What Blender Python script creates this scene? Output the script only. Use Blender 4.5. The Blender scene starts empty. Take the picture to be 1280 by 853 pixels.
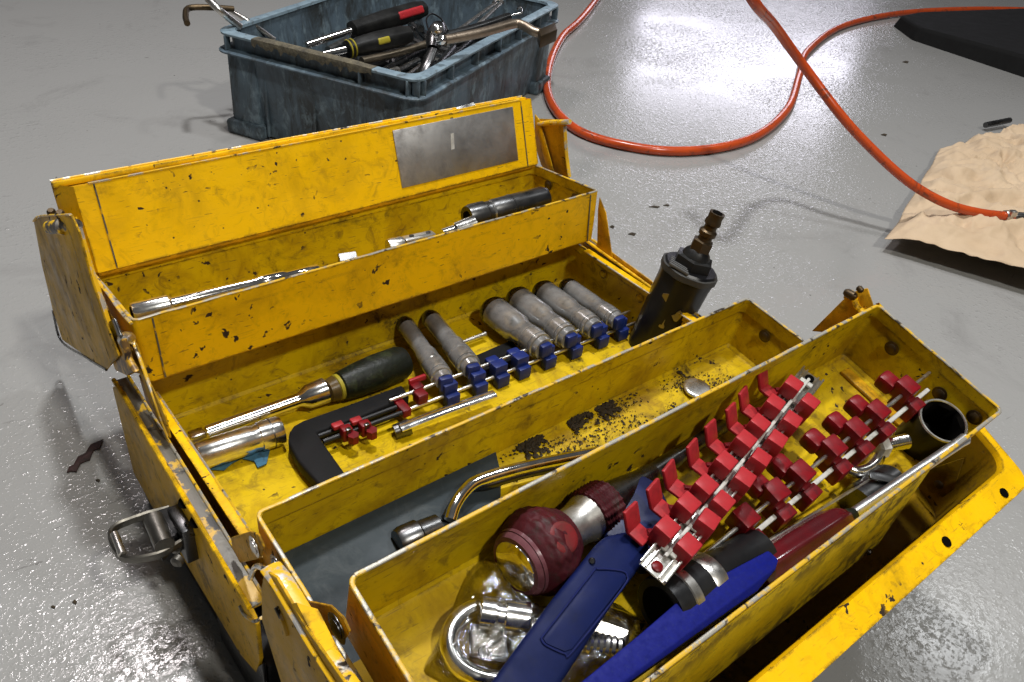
import bpy, bmesh, math, random
from mathutils import Vector, Matrix, noise
random.seed(7)
S = bpy.context.scene
V = Vector
# ------------------------------------------------------------------ camera
CAM = V((-0.11112562, -0.3513765, 0.51694312))
RC = Matrix(((0.7786319, -0.3013585, 0.5503775), (-0.6199098, -0.5052838, 0.6003334), (0.0971813, -0.8086231, -0.5802452)))
F = 1040.1434
cd = bpy.data.cameras.new('camera'); cam = bpy.data.objects.new('camera', cd); S.collection.objects.link(cam)
mw = Matrix.Identity(4)
for i in range(3):
    mw[i][0] = RC[i][0]; mw[i][1] = -RC[i][1]; mw[i][2] = -RC[i][2]; mw[i][3] = CAM[i]
cam.matrix_world = mw
cd.sensor_width = 36; cd.lens = F * 36 / 1280; cd.clip_start = 0.01; cd.clip_end = 200
S.camera = cam
# ------------------------------------------------------------------ world and lamps
w = bpy.data.worlds.new('World'); S.world = w; w.use_nodes = True
nt = w.node_tree; nt.nodes.clear()
wo = nt.nodes.new('ShaderNodeOutputWorld'); bg = nt.nodes.new('ShaderNodeBackground'); nt.links.new(bg.outputs[0], wo.inputs[0])
tc = nt.nodes.new('ShaderNodeTexCoord'); sp = nt.nodes.new('ShaderNodeSeparateXYZ'); nt.links.new(tc.outputs['Generated'], sp.inputs[0])
rp = nt.nodes.new('ShaderNodeValToRGB'); nt.links.new(sp.outputs[2], rp.inputs[0]); nt.links.new(rp.outputs[0], bg.inputs[0])
cr = rp.color_ramp; cr.elements[0].position = 0.0; cr.elements[0].color = (.20, .20, .21, 1); cr.elements[1].position = 1; cr.elements[1].color = (.42, .41, .40, 1)
e = cr.elements.new(.25); e.color = (.34, .34, .345, 1)
e = cr.elements.new(.55); e.color = (.22, .22, .22, 1)
bg.inputs[1].default_value = 0.19
S.view_settings.view_transform = 'Standard'; S.view_settings.look = 'None'; S.view_settings.exposure = 0; S.view_settings.gamma = 1
def area(name, loc, target, sx, sy, power, col):
    l = bpy.data.lights.new(name, 'AREA'); l.shape = 'RECTANGLE'; l.size = sx; l.size_y = sy; l.energy = power; l.color = col
    o = bpy.data.objects.new(name, l); S.collection.objects.link(o)
    o.location = loc; o.rotation_euler = (V(target) - V(loc)).to_track_quat('-Z', 'Y').to_euler(); return o
area('key_lamp', (0.45, 0.42, 2.60), (0.2, 0.1, 0.1), 0.16, 0.16, 50, (.98, .985, 1.0))
area('second_lamp', (1.30, 0.10, 2.70), (0.3, 0.1, 0.1), 0.22, 0.22, 14, (.94, .97, 1))
area('front_lamp', (0.20, -1.80, 2.60), (0.2, 0.1, 0.1), 0.16, 0.16, 48, (1.0, .97, .90))
area('ceiling_lamp_back', (0.21, 1.72, 2.62), (0, 0, 0), 0.36, 0.26, 20, (1, .92, .93))
area('ceiling_lamp_right', (3.4, 0.05, 2.9), (0.45, -.28, 0), 0.4, 0.3, 4.5, (.96, .98, 1))
area('ceiling_lamp_far', (7.4, 4.9, 2.0), (1.5, 0.9, 0), 2.2, 0.7, 38, (.88, .86, 1))

# ------------------------------------------------------------------ placing helpers
def ray(px, py):
    return RC @ V(((px - 640) / F, (py - 426) / F, 1.0))
def onp(px, py, P, n):
    d = ray(px, py); P = V(P); n = V(n); return CAM + d * ((P - CAM).dot(n) / d.dot(n))
def onx(px, py, x): return onp(px, py, (x, 0, 0), (1, 0, 0))
def onz(px, py, z=0.0): return onp(px, py, (0, 0, z), (0, 0, 1))
EN = V((0, -.2364, .9716)); EP = V((0, -.1312, .1672))
CN = V((0, 0, 1)); CP = V((0, .1, .0695))
DN = V((0, -.124, .992)); DP = V((0, -.035, .1185))
BN = V((0, .122, .992)); BP = V((0, .136, .1335))
def onE(px, py, h=0.): return onp(px, py, EP + EN * h, EN)
def onC(px, py, h=0.): return onp(px, py, CP + CN * h, CN)
def onD(px, py, h=0.): return onp(px, py, DP + DN * h, DN)
def onB(px, py, h=0.): return onp(px, py, BP + BN * h, BN)

# ------------------------------------------------------------------ object helpers
ORG = {}
def T(name, label, cat, org=(0, 0, 0), group=None, kind=None):
    o = bpy.data.objects.new(name, None); S.collection.objects.link(o); o.location = org; o.empty_display_size = .02
    o['label'] = label; o['category'] = cat
    if group: o['group'] = group
    if kind: o['kind'] = kind
    ORG[o] = V(org); return o
def M(name, vs, fs, mat, parent=None, smooth=True, label=None, cat=None, group=None, kind=None, sharp=35):
    vs = [V(v) for v in vs]
    if parent is not None: org = ORG[parent]
    else:
        n = len(vs); org = V((sum(v.x for v in vs) / n, sum(v.y for v in vs) / n, min(v.z for v in vs)))
    me = bpy.data.meshes.new(name); me.from_pydata([v - org for v in vs], [], fs)
    bm = bmesh.new(); bm.from_mesh(me); bmesh.ops.remove_doubles(bm, verts=bm.verts, dist=1e-6); bmesh.ops.recalc_face_normals(bm, faces=bm.faces); bm.to_mesh(me); bm.free()
    me.materials.append(mat)
    if smooth:
        for p in me.polygons: p.use_smooth = True
        me.set_sharp_from_angle(angle=math.radians(sharp))
    o = bpy.data.objects.new(name, me); S.collection.objects.link(o)
    if parent is not None: o.parent = parent
    else: o.location = org
    ORG[o] = org
    if label: o['label'] = label
    if cat: o['category'] = cat
    if group: o['group'] = group
    if kind: o['kind'] = kind
    return o
class MB:
    def __init__(s): s.v = []; s.f = []
    def add(s, vs, fs):
        n = len(s.v); s.v += [V(v) for v in vs]; s.f += [[i + n for i in f] for f in fs]; return s
    def make(s, name, mat, parent=None, **k): return M(name, s.v, s.f, mat, parent, **k)
def basis(d, up=None):
    a = V(d).normalized(); up = V(up) if up is not None else V((0, 0, 1))
    if abs(a.dot(up.normalized())) > .98: up = V((1, 0, 0))
    b = (up - a * up.dot(a)).normalized(); return a, b, a.cross(b)
def g_lathe(p0, p1, prof, seg=28, rfun=None, up=None, frac=True):
    p0 = V(p0); p1 = V(p1); L = (p1 - p0).length; a, b, c = basis(p1 - p0, up)
    vs = []; fs = []; n = len(prof)
    for d, r in prof:
        dd = d * L if frac else d
        for k in range(seg):
            t = 2 * math.pi * k / seg; rr = rfun(d, t, r) if rfun else r
            vs.append(p0 + a * dd + (b * math.cos(t) + c * math.sin(t)) * rr)
    for i in range(n - 1):
        for k in range(seg):
            k2 = (k + 1) % seg; fs.append([i * seg + k, i * seg + k2, (i + 1) * seg + k2, (i + 1) * seg + k])
    fs.append(list(range(seg))); fs.append([(n - 1) * seg + k for k in range(seg)])
    return vs, fs
def catmull(pts, n=8):
    P = [V(p) for p in pts]; P = [P[0] * 2 - P[1]] + P + [P[-1] * 2 - P[-2]]; out = []
    for i in range(1, len(P) - 2):
        for k in range(n):
            t = k / n; a, b, c, d = P[i - 1], P[i], P[i + 1], P[i + 2]
            out.append(.5 * ((2 * b) + (c - a) * t + (2 * a - 5 * b + 4 * c - d) * t * t + (3 * b - a - 3 * c + d) * t ** 3))
    out.append(P[-2]); return out
def g_tube(pts, r, seg=14, n=8, smooth=True, flat=None, up=None):
    P = catmull(pts, n) if smooth else [V(p) for p in pts]; vs = []; fs = []; m = len(P)
    b = None
    for i in range(m):
        d = (P[min(i + 1, m - 1)] - P[max(i - 1, 0)]).normalized()
        if b is None: a, b, c = basis(d, up)
        else: b = (b - d * b.dot(d)).normalized(); c = d.cross(b)
        rr = r(i / (m - 1)) if callable(r) else r
        for k in range(seg):
            t = 2 * math.pi * k / seg; x = math.cos(t) * rr * (flat or 1); y = math.sin(t) * rr
            vs.append(P[i] + b * x + c * y)
    for i in range(m - 1):
        for k in range(seg):
            k2 = (k + 1) % seg; fs.append([i * seg + k, i * seg + k2, (i + 1) * seg + k2, (i + 1) * seg + k])
    fs.append(list(range(seg))); fs.append([(m - 1) * seg + k for k in range(seg)]); return vs, fs
def g_box(c, ax, s, bev=0.0, segs=2):
    bm = bmesh.new(); bmesh.ops.create_cube(bm, size=1)
    for v in bm.verts: v.co = V((v.co.x * s[0], v.co.y * s[1], v.co.z * s[2]))
    if bev: bmesh.ops.bevel(bm, geom=list(bm.edges), offset=bev, segments=segs, affect='EDGES', profile=.5)
    bm.verts.index_update(); a, b, cc = [V(q) for q in ax]
    vs = [V(c) + a * v.co.x + b * v.co.y + cc * v.co.z for v in bm.verts]; fs = [[v.index for v in f.verts] for f in bm.faces]; bm.free(); return vs, fs
def g_prism(poly, down, bev=0.0, segs=2, top_in=0):
    """poly: world points of the top outline; down: vector of thickness"""
    poly = [V(p) for p in poly]; n = len(poly); bm = bmesh.new()
    t = [bm.verts.new(p) for p in poly]; b = [bm.verts.new(p + V(down)) for p in poly]
    bm.faces.new(t); bm.faces.new(b[::-1])
    for i in range(n): bm.faces.new([t[i], b[i], b[(i + 1) % n], t[(i + 1) % n]])
    bmesh.ops.recalc_face_normals(bm, faces=bm.faces)
    if bev: bmesh.ops.bevel(bm, geom=list(bm.edges), offset=bev, segments=segs, affect='EDGES', profile=.5, clamp_overlap=True)
    bm.verts.index_update(); r = [v.co.copy() for v in bm.verts], [[v.index for v in f.verts] for f in bm.faces]; bm.free(); return r
XYZ = ((1, 0, 0), (0, 1, 0), (0, 0, 1))

# ------------------------------------------------------------------ materials
def NM(name):
    m = bpy.data.materials.new(name); m.use_nodes = True; n = m.node_tree; b = n.nodes['Principled BSDF']
    c = n.nodes.new('ShaderNodeTexCoord'); return m, n, b, c.outputs['Object']
def noise_n(n, co, sc, det=4, rough=.55, dist=0, stretch=None):
    if stretch:
        mp = n.nodes.new('ShaderNodeMapping'); mp.inputs['Scale'].default_value = stretch; n.links.new(co, mp.inputs[0]); co = mp.outputs[0]
    x = n.nodes.new('ShaderNodeTexNoise'); x.inputs['Scale'].default_value = sc; x.inputs['Detail'].default_value = det; x.inputs['Roughness'].default_value = rough; x.inputs['Distortion'].default_value = dist
    n.links.new(co, x.inputs['Vector']); return x.outputs[0]
def ramp(n, src, a, b, va=0., vb=1.):
    x = n.nodes.new('ShaderNodeMapRange'); x.inputs[1].default_value = a; x.inputs[2].default_value = b; x.inputs[3].default_value = va; x.inputs[4].default_value = vb
    n.links.new(src, x.inputs[0]); return x.outputs[0]
def mul(n, a, b, op='MULTIPLY'):
    x = n.nodes.new('ShaderNodeMath'); x.operation = op; x.use_clamp = True
    for i, q in enumerate((a, b)):
        if isinstance(q, (int, float)): x.inputs[i].default_value = q
        else: n.links.new(q, x.inputs[i])
    return x.outputs[0]
def mixc(n, fac, a, b):
    x = n.nodes.new('ShaderNodeMix'); x.data_type = 'RGBA'
    if isinstance(fac, (int, float)): x.inputs[0].default_value = fac
    else: n.links.new(fac, x.inputs[0])
    for i, q in ((6, a), (7, b)):
        if isinstance(q, tuple): x.inputs[i].default_value = (*q, 1)
        else: n.links.new(q, x.inputs[i])
    return x.outputs[2]
def bump(n, b, h, st, dist=.001):
    x = n.nodes.new('ShaderNodeBump'); x.inputs['Strength'].default_value = st; x.inputs['Distance'].default_value = dist
    n.links.new(h, x.inputs['Height']); n.links.new(x.outputs[0], b.inputs['Normal']); return x
def m_yellow(name, c1, c2, grime=.5, chips=1., streak=(1, 1, 1), rough=.42):
    m, n, b, co = NM(name)
    base = mixc(n, noise_n(n, co, 9, 5), c1, c2)
    g = ramp(n, noise_n(n, co, 16, 8, .68, .6, streak), .46, .68, 0, grime)
    base = mixc(n, g, base, (.24, .13, .004))
    fg = ramp(n, noise_n(n, co, 70, 7, .7, 1.0, streak), .53, .69, 0, grime * .8)
    base = mixc(n, fg, base, (.10, .055, .012))
    # scratches
    sc = ramp(n, noise_n(n, co, 60, 3, .5, .3, (1, 14, 14)), .64, .72, 0, .5 * grime)
    base = mixc(n, sc, base, (.14, .09, .03))
    gs = mul(n, ramp(n, noise_n(n, co, 11, 9, .72, 1.2, streak), .55, .66, 0, .9), ramp(n, noise_n(n, co, 150, 5, .7), .35, .6)); base = mixc(n, mul(n, gs, min(1, grime * 1.3)), base, (.035, .022, .008))
    sc2 = ramp(n, noise_n(n, co, 90, 2, .5, .2, (1, 22, 5)), .68, .72, 0, .6); base = mixc(n, sc2, base, (.05, .035, .02))
    # chips
    c_a = ramp(n, noise_n(n, co, 120, 3, .5, .4), .655, .67)
    msk = ramp(n, noise_n(n, co, 20, 3), .48, .56)
    c_b = ramp(n, noise_n(n, co, 34, 5, .6, .3), .70, .71)
    vo = n.nodes.new('ShaderNodeTexVoronoi'); vo.inputs['Scale'].default_value = 95; n.links.new(co, vo.inputs['Vector'])
    dots = mul(n, ramp(n, vo.outputs['Distance'], .10, .06), ramp(n, noise_n(n, co, 33, 2), .55, .57))
    ch = mul(n, mul(n, mul(n, c_a, msk), c_b, 'MAXIMUM'), dots, 'MAXIMUM'); ch = mul(n, ch, chips)
    base = mixc(n, ch, base, (.035, .022, .014))
    bv = n.nodes.new('ShaderNodeBevel'); bv.samples = 3; bv.inputs['Radius'].default_value = .0028
    ge = n.nodes.new('ShaderNodeNewGeometry'); dt = n.nodes.new('ShaderNodeVectorMath'); dt.operation = 'DOT_PRODUCT'; n.links.new(bv.outputs[0], dt.inputs[0]); n.links.new(ge.outputs['Normal'], dt.inputs[1])
    ed = mul(n, ramp(n, dt.outputs['Value'], .995, .93), ramp(n, noise_n(n, co, 55, 6, .7), .46, .54)); base = mixc(n, mul(n, ed, .85), base, (.045, .03, .014))
    n.links.new(base, b.inputs['Base Color'])
    n.links.new(mul(n, ramp(n, noise_n(n, co, 40, 6, .7), .3, .7, rough - .12, rough + .2), mul(n, ch, .3), 'ADD'), b.inputs['Roughness'])
    h = mul(n, mul(n, ramp(n, noise_n(n, co, 25, 3), 0, 1), .5), mul(n, ch, -.6), 'ADD')
    bump(n, b, mul(n, noise_n(n, co, 30, 5, .6), mul(n, ch, .7), 'SUBTRACT'), .35, .0012)
    b.inputs['Specular IOR Level'].default_value = .16
    return m
Y1, Y2 = (.88, .52, .002), (.78, .43, .002)
yel = m_yellow('yellow_paint', Y1, Y2, .42, 1)
yel_side = m_yellow('yellow_paint_dirty', (.72, .40, .012), (.62, .30, .010), .8, 1)
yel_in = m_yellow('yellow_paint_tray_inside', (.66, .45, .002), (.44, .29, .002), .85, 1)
yel_end = m_yellow('yellow_paint_end', (.74, .43, .008), (.58, .32, .008), .75, 1)
def m_worn(name, metal=(.62, .60, .55), yell=(.72, .42, .01), dark=(.04, .03, .02), lo=.40, hi=.50, met=.7, sc=70):
    m, n, b, co = NM(name)
    t = ramp(n, noise_n(n, co, sc, 5, .65), lo, hi); base = mixc(n, t, yell, metal)
    d = ramp(n, noise_n(n, co, sc * 1.3, 4, .6, .5, None), .58, .64); base = mixc(n, d, base, dark)
    n.links.new(base, b.inputs['Base Color']); n.links.new(mul(n, t, met), b.inputs['Metallic']); b.inputs['Roughness'].default_value = .42
    bump(n, b, noise_n(n, co, 200, 3), .4, .0006); return m
rim_worn = m_worn('worn_steel_edge', (.34, .32, .27), (.58, .35, .010), lo=.46, hi=.54, met=.4); rim_yel = m_worn('chipped_yellow_edge', lo=.52, hi=.6)
trough = m_worn('worn_black_trough', (.10, .09, .07), (.50, .29, .01), (.02, .017, .014), .42, .46, .2, 45)
def m_metal(name, c, r0=.12, r1=.35, grime=.3, sc=60, gc=(.08, .07, .055), st=(1, 1, 1)):
    m, n, b, co = NM(name); b.inputs['Metallic'].default_value = 1
    g = ramp(n, noise_n(n, co, sc, 7, .7, .3, st), .48, .75, 0, grime)
    n.links.new(mixc(n, g, c, gc), b.inputs['Base Color']); n.links.new(ramp(n, noise_n(n, co, sc * .7, 6, .7), .3, .75, r0, r1), b.inputs['Roughness'])
    n.links.new(ramp(n, g, 0, 1, 1, .55), b.inputs['Metallic'])
    bump(n, b, noise_n(n, co, 250, 3), .06, .0005); return m
chrome = m_metal('chrome', (.80, .79, .76), .08, .28, .35)
nickel = m_metal('dull_nickel', (.62, .60, .56), .2, .42, .6)
chrome_bright = m_metal('bright_chrome', (.88, .87, .84), .04, .12, .12)
gunmetal = m_metal('gunmetal', (.13, .13, .13), .2, .4, .5, gc=(.05, .05, .045))
brass = m_metal('dark_brass', (.10, .072, .042), .4, .6, .5, gc=(.04, .03, .02))
alu_pl = m_metal('brushed_plate', (.52, .51, .50), .38, .6, 1, 38, (.14, .13, .125), (1, .6, 1))
def m_plain(name, c, c2=None, rough=.45, sc=50, bst=.15, bsc=180, spec=.22, metal=0, grime=0, gc=(.02, .02, .02), sheen=0):
    m, n, b, co = NM(name); c2 = c2 or tuple(q * .6 for q in c)
    base = mixc(n, ramp(n, noise_n(n, co, sc, 6, .65), .35, .7), c, c2)
    if grime: base = mixc(n, ramp(n, noise_n(n, co, sc * 1.8, 8, .7, .6), .52, .68, 0, grime), base, gc)
    n.links.new(base, b.inputs['Base Color']); n.links.new(ramp(n, noise_n(n, co, sc, 4), .3, .7, rough - .08, rough + .12), b.inputs['Roughness'])
    b.inputs['Specular IOR Level'].default_value = spec; b.inputs['Metallic'].default_value = metal
    bump(n, b, noise_n(n, co, bsc, 4), bst, .001); return m
red_pl = m_plain('red_plastic', (.40, .024, .030), (.29, .016, .020), .40, 90, .1, grime=.5, gc=(.10, .012, .012))
dkred_pl = m_plain('dark_red_plastic', (.20, .006, .010), (.11, .004, .007), .36, 60, .1, grime=.8, gc=(.035, .006, .008))
blue_pl = m_plain('blue_plastic', (.005, .010, .060), (.003, .007, .040), .5, 40, .12, spec=.10, grime=.4, gc=(.01, .012, .03))
blue_br = m_plain('bright_blue_plastic', (.002, .006, .15), (.002, .005, .11), .6, 300, .25, spec=.15, grime=.25, gc=(.02, .03, .12))
blue_clip = m_plain('navy_clip_plastic', (.010, .024, .15), (.008, .015, .08), .38, 60, .1, grime=.3)
black_pl = m_plain('black_plastic', (.009, .009, .009), (.015, .015, .014), .38, 60, .2)
black_rub = m_plain('black_rubber', (.007, .007, .008), (.011, .011, .011), .62, 60, .3, spec=.12)
black_gl = m_plain('black_paint', (.005, .005, .006), (.010, .010, .010), .34, 40, .1, spec=.28)
hole_m = m_plain('dark_hole', (.004, .0035, .003), None, .9, spec=.03)
green_blk = m_plain('oily_green_black', (.009, .012, .006), (.006, .007, .005), .4, 45, .6, grime=.7, gc=(.04, .05, .02), spec=.22)
maroon = m_plain('maroon_rubber', (.062, .006, .009), (.036, .005, .008), .55, 70, .5, grime=.85, gc=(.03, .02, .016))
redpatch = m_plain('red_patch', (.17, .012, .014), (.10, .015, .015), .5, 90, .2, grime=.5, gc=(.05, .03, .02))
white_pl = m_plain('dirty_white', (.50, .49, .45), (.36, .35, .32), .45, 70, .2, grime=.6, gc=(.14, .13, .10))
silver_r = m_metal('silver_rail', (.74, .73, .68), .22, .4, .4, 90)
mat_grey = m_plain('slate_mat', (.034, .046, .053), (.022, .031, .036), .50, 25, .15, grime=.35, gc=(.10, .11, .11))
ragblue = m_plain('blue_rag', (.06, .17, .26), (.03, .09, .15), .8, 80, .5, grime=.6)
crumb = m_plain('black_crumbs', (.02, .016, .012), (.05, .035, .015), .7, 300, .4)
yel_txt = m_plain('yellow_ring', (.40, .33, .03), None, .4)
# bin plastic
def m_bin():
    m, n, b, co = NM('blue_grey_bin_plastic')
    base = mixc(n, ramp(n, noise_n(n, co, 9, 7, .7, .4), .35, .7), (.105, .150, .190), (.06, .085, .105))
    g = ramp(n, noise_n(n, co, 22, 9, .75, .8, (1, 1, .35)), .44, .60, 0, .9); base = mixc(n, g, base, (.028, .030, .028))
    lt = ramp(n, noise_n(n, co, 55, 6, .7, .3, (1, 1, .5)), .53, .64, 0, .6); base = mixc(n, lt, base, (.20, .27, .31))
    n.links.new(base, b.inputs['Base Color']); n.links.new(ramp(n, noise_n(n, co, 30, 5), .3, .7, .34, .62), b.inputs['Roughness'])
    bump(n, b, noise_n(n, co, 60, 6, .7), .4, .0015); return m
binm = m_bin(); bin_rim = m_plain('bin_rim_plastic', (.22, .30, .35), (.13, .18, .22), .42, 45, .3, grime=.8, gc=(.05, .05, .045))
def m_tape():
    m, n, b, co = NM('dried_adhesive')
    base = mixc(n, ramp(n, noise_n(n, co, 60, 8, .75), .35, .65), (.17, .145, .09), (.045, .04, .03))
    n.links.new(base, b.inputs['Base Color']); b.inputs['Roughness'].default_value = .75
    bump(n, b, noise_n(n, co, 130, 7, .7), 1, .003); return m
tape = m_tape()
# floor
def m_floor():
    m, n, b, co = NM('grey_epoxy')
    mp = n.nodes.new('ShaderNodeSeparateXYZ'); n.links.new(co, mp.inputs[0])
    base = mixc(n, ramp(n, noise_n(n, co, 2.2, 6, .6, .4), .3, .7), (.262, .294, .314), (.236, .262, .278))
    base = mixc(n, ramp(n, mp.outputs[0], -.3, .9, .75, 0), base, (.298, .285, .264))
    sm = ramp(n, noise_n(n, co, 7, 8, .7, 1.4, (1, 1, 1)), .56, .74, 0, .38); base = mixc(n, sm, base, (.17, .165, .16))
    vo = n.nodes.new('ShaderNodeTexVoronoi'); vo.inputs['Scale'].default_value = 42; n.links.new(co, vo.inputs['Vector'])
    sp_ = mul(n, ramp(n, vo.outputs['Distance'], .07, .045), ramp(n, noise_n(n, co, 15, 2), .60, .63)); base = mixc(n, sp_, base, (.05, .045, .04))
    scr = mul(n, ramp(n, noise_n(n, co, 26, 4, .5, 1.8, (1, 4, 1)), .675, .70, 0, .55), ramp(n, noise_n(n, co, 5, 2), .55, .62)); base = mixc(n, scr, base, (.10, .095, .09))
    n.links.new(base, b.inputs['Base Color'])
    n.links.new(ramp(n, noise_n(n, co, 12, 5, .65), .3, .75, .11, .20), b.inputs['Roughness'])
    b.inputs['Specular IOR Level'].default_value = .55
    h1 = noise_n(n, co, 400, 2, .5); h2 = noise_n(n, co, 135, 2, .5)
    h3 = ramp(n, noise_n(n, co, 300, 2, .5), .50, .90); h3 = mul(n, h3, h3); h4 = ramp(n, noise_n(n, co, 140, 2, .5), .48, .90); h4 = mul(n, h4, h4)
    hh = mul(n, mul(n, mul(n, h1, .10), mul(n, h2, .14), 'ADD'), mul(n, mul(n, h3, .9), mul(n, h4, 1.3), 'ADD'), 'ADD')
    # orange peel is stronger in some areas
    x = bump(n, b, hh, .60, .00105); pk = ramp(n, noise_n(n, co, 3.3, 4, .6), .42, .60, .25, 1.0); n.links.new(pk, x.inputs['Strength'])
    return m
floor_m = m_floor()
def m_paper():
    m, n, b, co = NM('kraft_paper')
    base = mixc(n, ramp(n, noise_n(n, co, 14, 6, .6), .3, .7), (.56, .43, .29), (.47, .345, .22))
    n.links.new(base, b.inputs['Base Color']); b.inputs['Roughness'].default_value = .7; b.inputs['Specular IOR Level'].default_value = .3
    vo = n.nodes.new('ShaderNodeTexVoronoi'); vo.feature = 'DISTANCE_TO_EDGE'; vo.inputs['Scale'].default_value = 26
    mp = n.nodes.new('ShaderNodeMapping'); n.links.new(co, mp.inputs[0]); n.links.new(mp.outputs[0], vo.inputs['Vector'])
    h = mul(n, ramp(n, vo.outputs['Distance'], 0, .3), noise_n(n, co, 35, 5, .6), 'ADD'); h = mul(n, mul(n, h, .5), 0.0, 'ADD')
    bump(n, b, h, .45, .005); return m
paper_m = m_paper()
def m_hose():
    m, n, b, co = NM('orange_hose_rubber')
    base = mixc(n, ramp(n, noise_n(n, co, 18, 6, .7), .35, .7), (.50, .068, .012), (.40, .05, .010))
    base = mixc(n, ramp(n, noise_n(n, co, 40, 7, .75, 1), .54, .64, 0, .75), base, (.07, .03, .02))
    n.links.new(base, b.inputs['Base Color']); b.inputs['Roughness'].default_value = .24
    bump(n, b, noise_n(n, co, 120, 4), .12, .001); return m
hose_m = m_hose()
def m_glass(name, col, rough=.08, tr=1., ior=1.45):
    m, n, b, co = NM(name); b.inputs['Base Color'].default_value = (*col, 1); b.inputs['Transmission Weight'].default_value = tr; b.inputs['Roughness'].default_value = rough; b.inputs['IOR'].default_value = ior; return m
amber_red = m_plain('wine_red_acetate', (.10, .006, .009), (.05, .004, .006), .16, 30, .03, spec=.7)
def m_bag():
    m, n, b, co = NM('clear_plastic_film'); out = n.nodes['Material Output']
    tr = n.nodes.new('ShaderNodeBsdfTransparent'); tr.inputs[0].default_value = (.90, .89, .86, 1); gl = n.nodes.new('ShaderNodeBsdfGlossy'); gl.inputs['Roughness'].default_value = .10; gl.inputs[0].default_value = (.9, .9, .9, 1)
    fr = n.nodes.new('ShaderNodeFresnel'); fr.inputs[0].default_value = 1.6; mx = n.nodes.new('ShaderNodeMixShader')
    bp = n.nodes.new('ShaderNodeBump'); bp.inputs['Strength'].default_value = .8; bp.inputs['Distance'].default_value = .003; n.links.new(noise_n(n, co, 90, 5, .6, 1.5), bp.inputs['Height'])
    n.links.new(bp.outputs[0], gl.inputs['Normal']); n.links.new(bp.outputs[0], fr.inputs['Normal'])
    f2 = mul(n, fr.outputs[0], .17, 'ADD')
    n.links.new(f2, mx.inputs[0]); n.links.new(tr.outputs[0], mx.inputs[1]); n.links.new(gl.outputs[0], mx.inputs[2]); n.links.new(mx.outputs[0], out.inputs[0]); return m
bag_m = m_bag()

# ------------------------------------------------------------------ floor
fl = M('floor', [(-30, -30, 0), (40, -30, 0), (40, 40, 0), (-30, 40, 0)], [(0, 1, 2, 3)], floor_m, smooth=False, kind='structure')

# ------------------------------------------------------------------ the toolbox
TB = T('toolbox', 'open yellow cantilever metal toolbox with chipped paint and fold-out trays, standing on the grey floor', 'toolbox', (.2, .05, 0))
def rrect(x0, x1, v0, v1, r, n=4):
    out = []
    for cx, cy, a in ((x1 - r, v1 - r, 0), (x0 + r, v1 - r, 90), (x0 + r, v0 + r, 180), (x1 - r, v0 + r, 270)):
        for k in range(n + 1):
            t = math.radians(a + 90 * k / n); out.append((cx + r * math.cos(t), cy + r * math.sin(t)))
    return out
def tray(x0, x1, P, dv, up, W, H, mat_i, taper=.003, r=.005, hem=.009, rivets=(), rimmat=rim_worn, seams=True, out=None):
    P = V(P); dv = V(dv).normalized(); up = V(up).normalized(); t = .0010
    def W3(x, v, h): return V((x, 0, 0)) + V((0, P.y, P.z)) + dv * v + up * h
    def loop(off, h, rr): return [W3(x, v, h) for x, v in rrect(x0 + off, x1 - off, off, W - off, max(rr - off * .5, .0015))]
    t2 = .0022
    L = [loop(0, 0, r), loop(t2, 0, r), loop(t2 + .0002, -hem, r), loop(t + .0002, -hem - .0006, r), loop(taper + t, -H + .004, r), loop(taper + t + .002, -H + t + .0006, r), loop(taper + t + .004, -H + t, r)]
    Lo = [loop(0, 0, r), loop(taper * .5, -H * .6, r), loop(taper, -H + .002, r), loop(taper + .002, -H, r)]
    n = len(L[0]); vs = []; fs = []
    for lp in L: vs += lp
    for i in range(len(L) - 1):
        for k in range(n): fs.append([i * n + k, i * n + (k + 1) % n, (i + 1) * n + (k + 1) % n, (i + 1) * n + k])
    fs.append([(len(L) - 1) * n + k for k in range(n)])
    o = len(vs)
    for lp in Lo: vs += lp
    for i in range(len(Lo) - 1):
        for k in range(n): fs.append([o + i * n + k, o + i * n + (k + 1) % n, o + (i + 1) * n + (k + 1) % n, o + (i + 1) * n + k])
    fs.append([o + (len(Lo) - 1) * n + k for k in range(n)])
    tr = M('tray', vs, fs, mat_i, TB, sharp=30)
    if out:
        tr.data.materials.append(out); k0 = (len(L) - 1) * n + 1
        if len(tr.data.polygons) == k0 + (len(Lo) - 1) * n + 1:
            for i, p in enumerate(tr.data.polygons): p.material_index = 0 if i < k0 else 1
    # worn rolled rim
    ring = [W3(x, v, .0004) for x, v in rrect(x0 + t2 / 2, x1 - t2 / 2, t2 / 2, W - t2 / 2, r - t2 * .4)]
    vs = []; fs = []; seg = 8; m = len(ring)
    # subdivide long edges for slight dents
    R2 = []
    for i in range(m):
        a, b = ring[i], ring[(i + 1) % m]; q = max(1, int((b - a).length / .006))
        for k in range(q): R2.append(a.lerp(b, k / q))
    m = len(R2)
    for i in range(m):
        d = (R2[(i + 1) % m] - R2[i - 1]).normalized(); s = d.cross(up); dz = noise.noise(R2[i] * 70) * .0005
        for k in range(seg):
            a = 2 * math.pi * k / seg; vs.append(R2[i] + up * (math.sin(a) * .0007 + dz) + s * math.cos(a) * .0012)
    for i in range(m):
        for k in range(seg): fs.append([i * seg + k, i * seg + (k + 1) % seg, ((i + 1) % m) * seg + (k + 1) % seg, ((i + 1) % m) * seg + k])
    M('rim', vs, fs, rimmat, tr)
    if seams:
        for sx in (x0 + .016, x1 - .016):
            for vv, sg in ((0, 1), (W, -1)):
                for face in (0, 1):
                    pass
    return tr, W3
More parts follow.
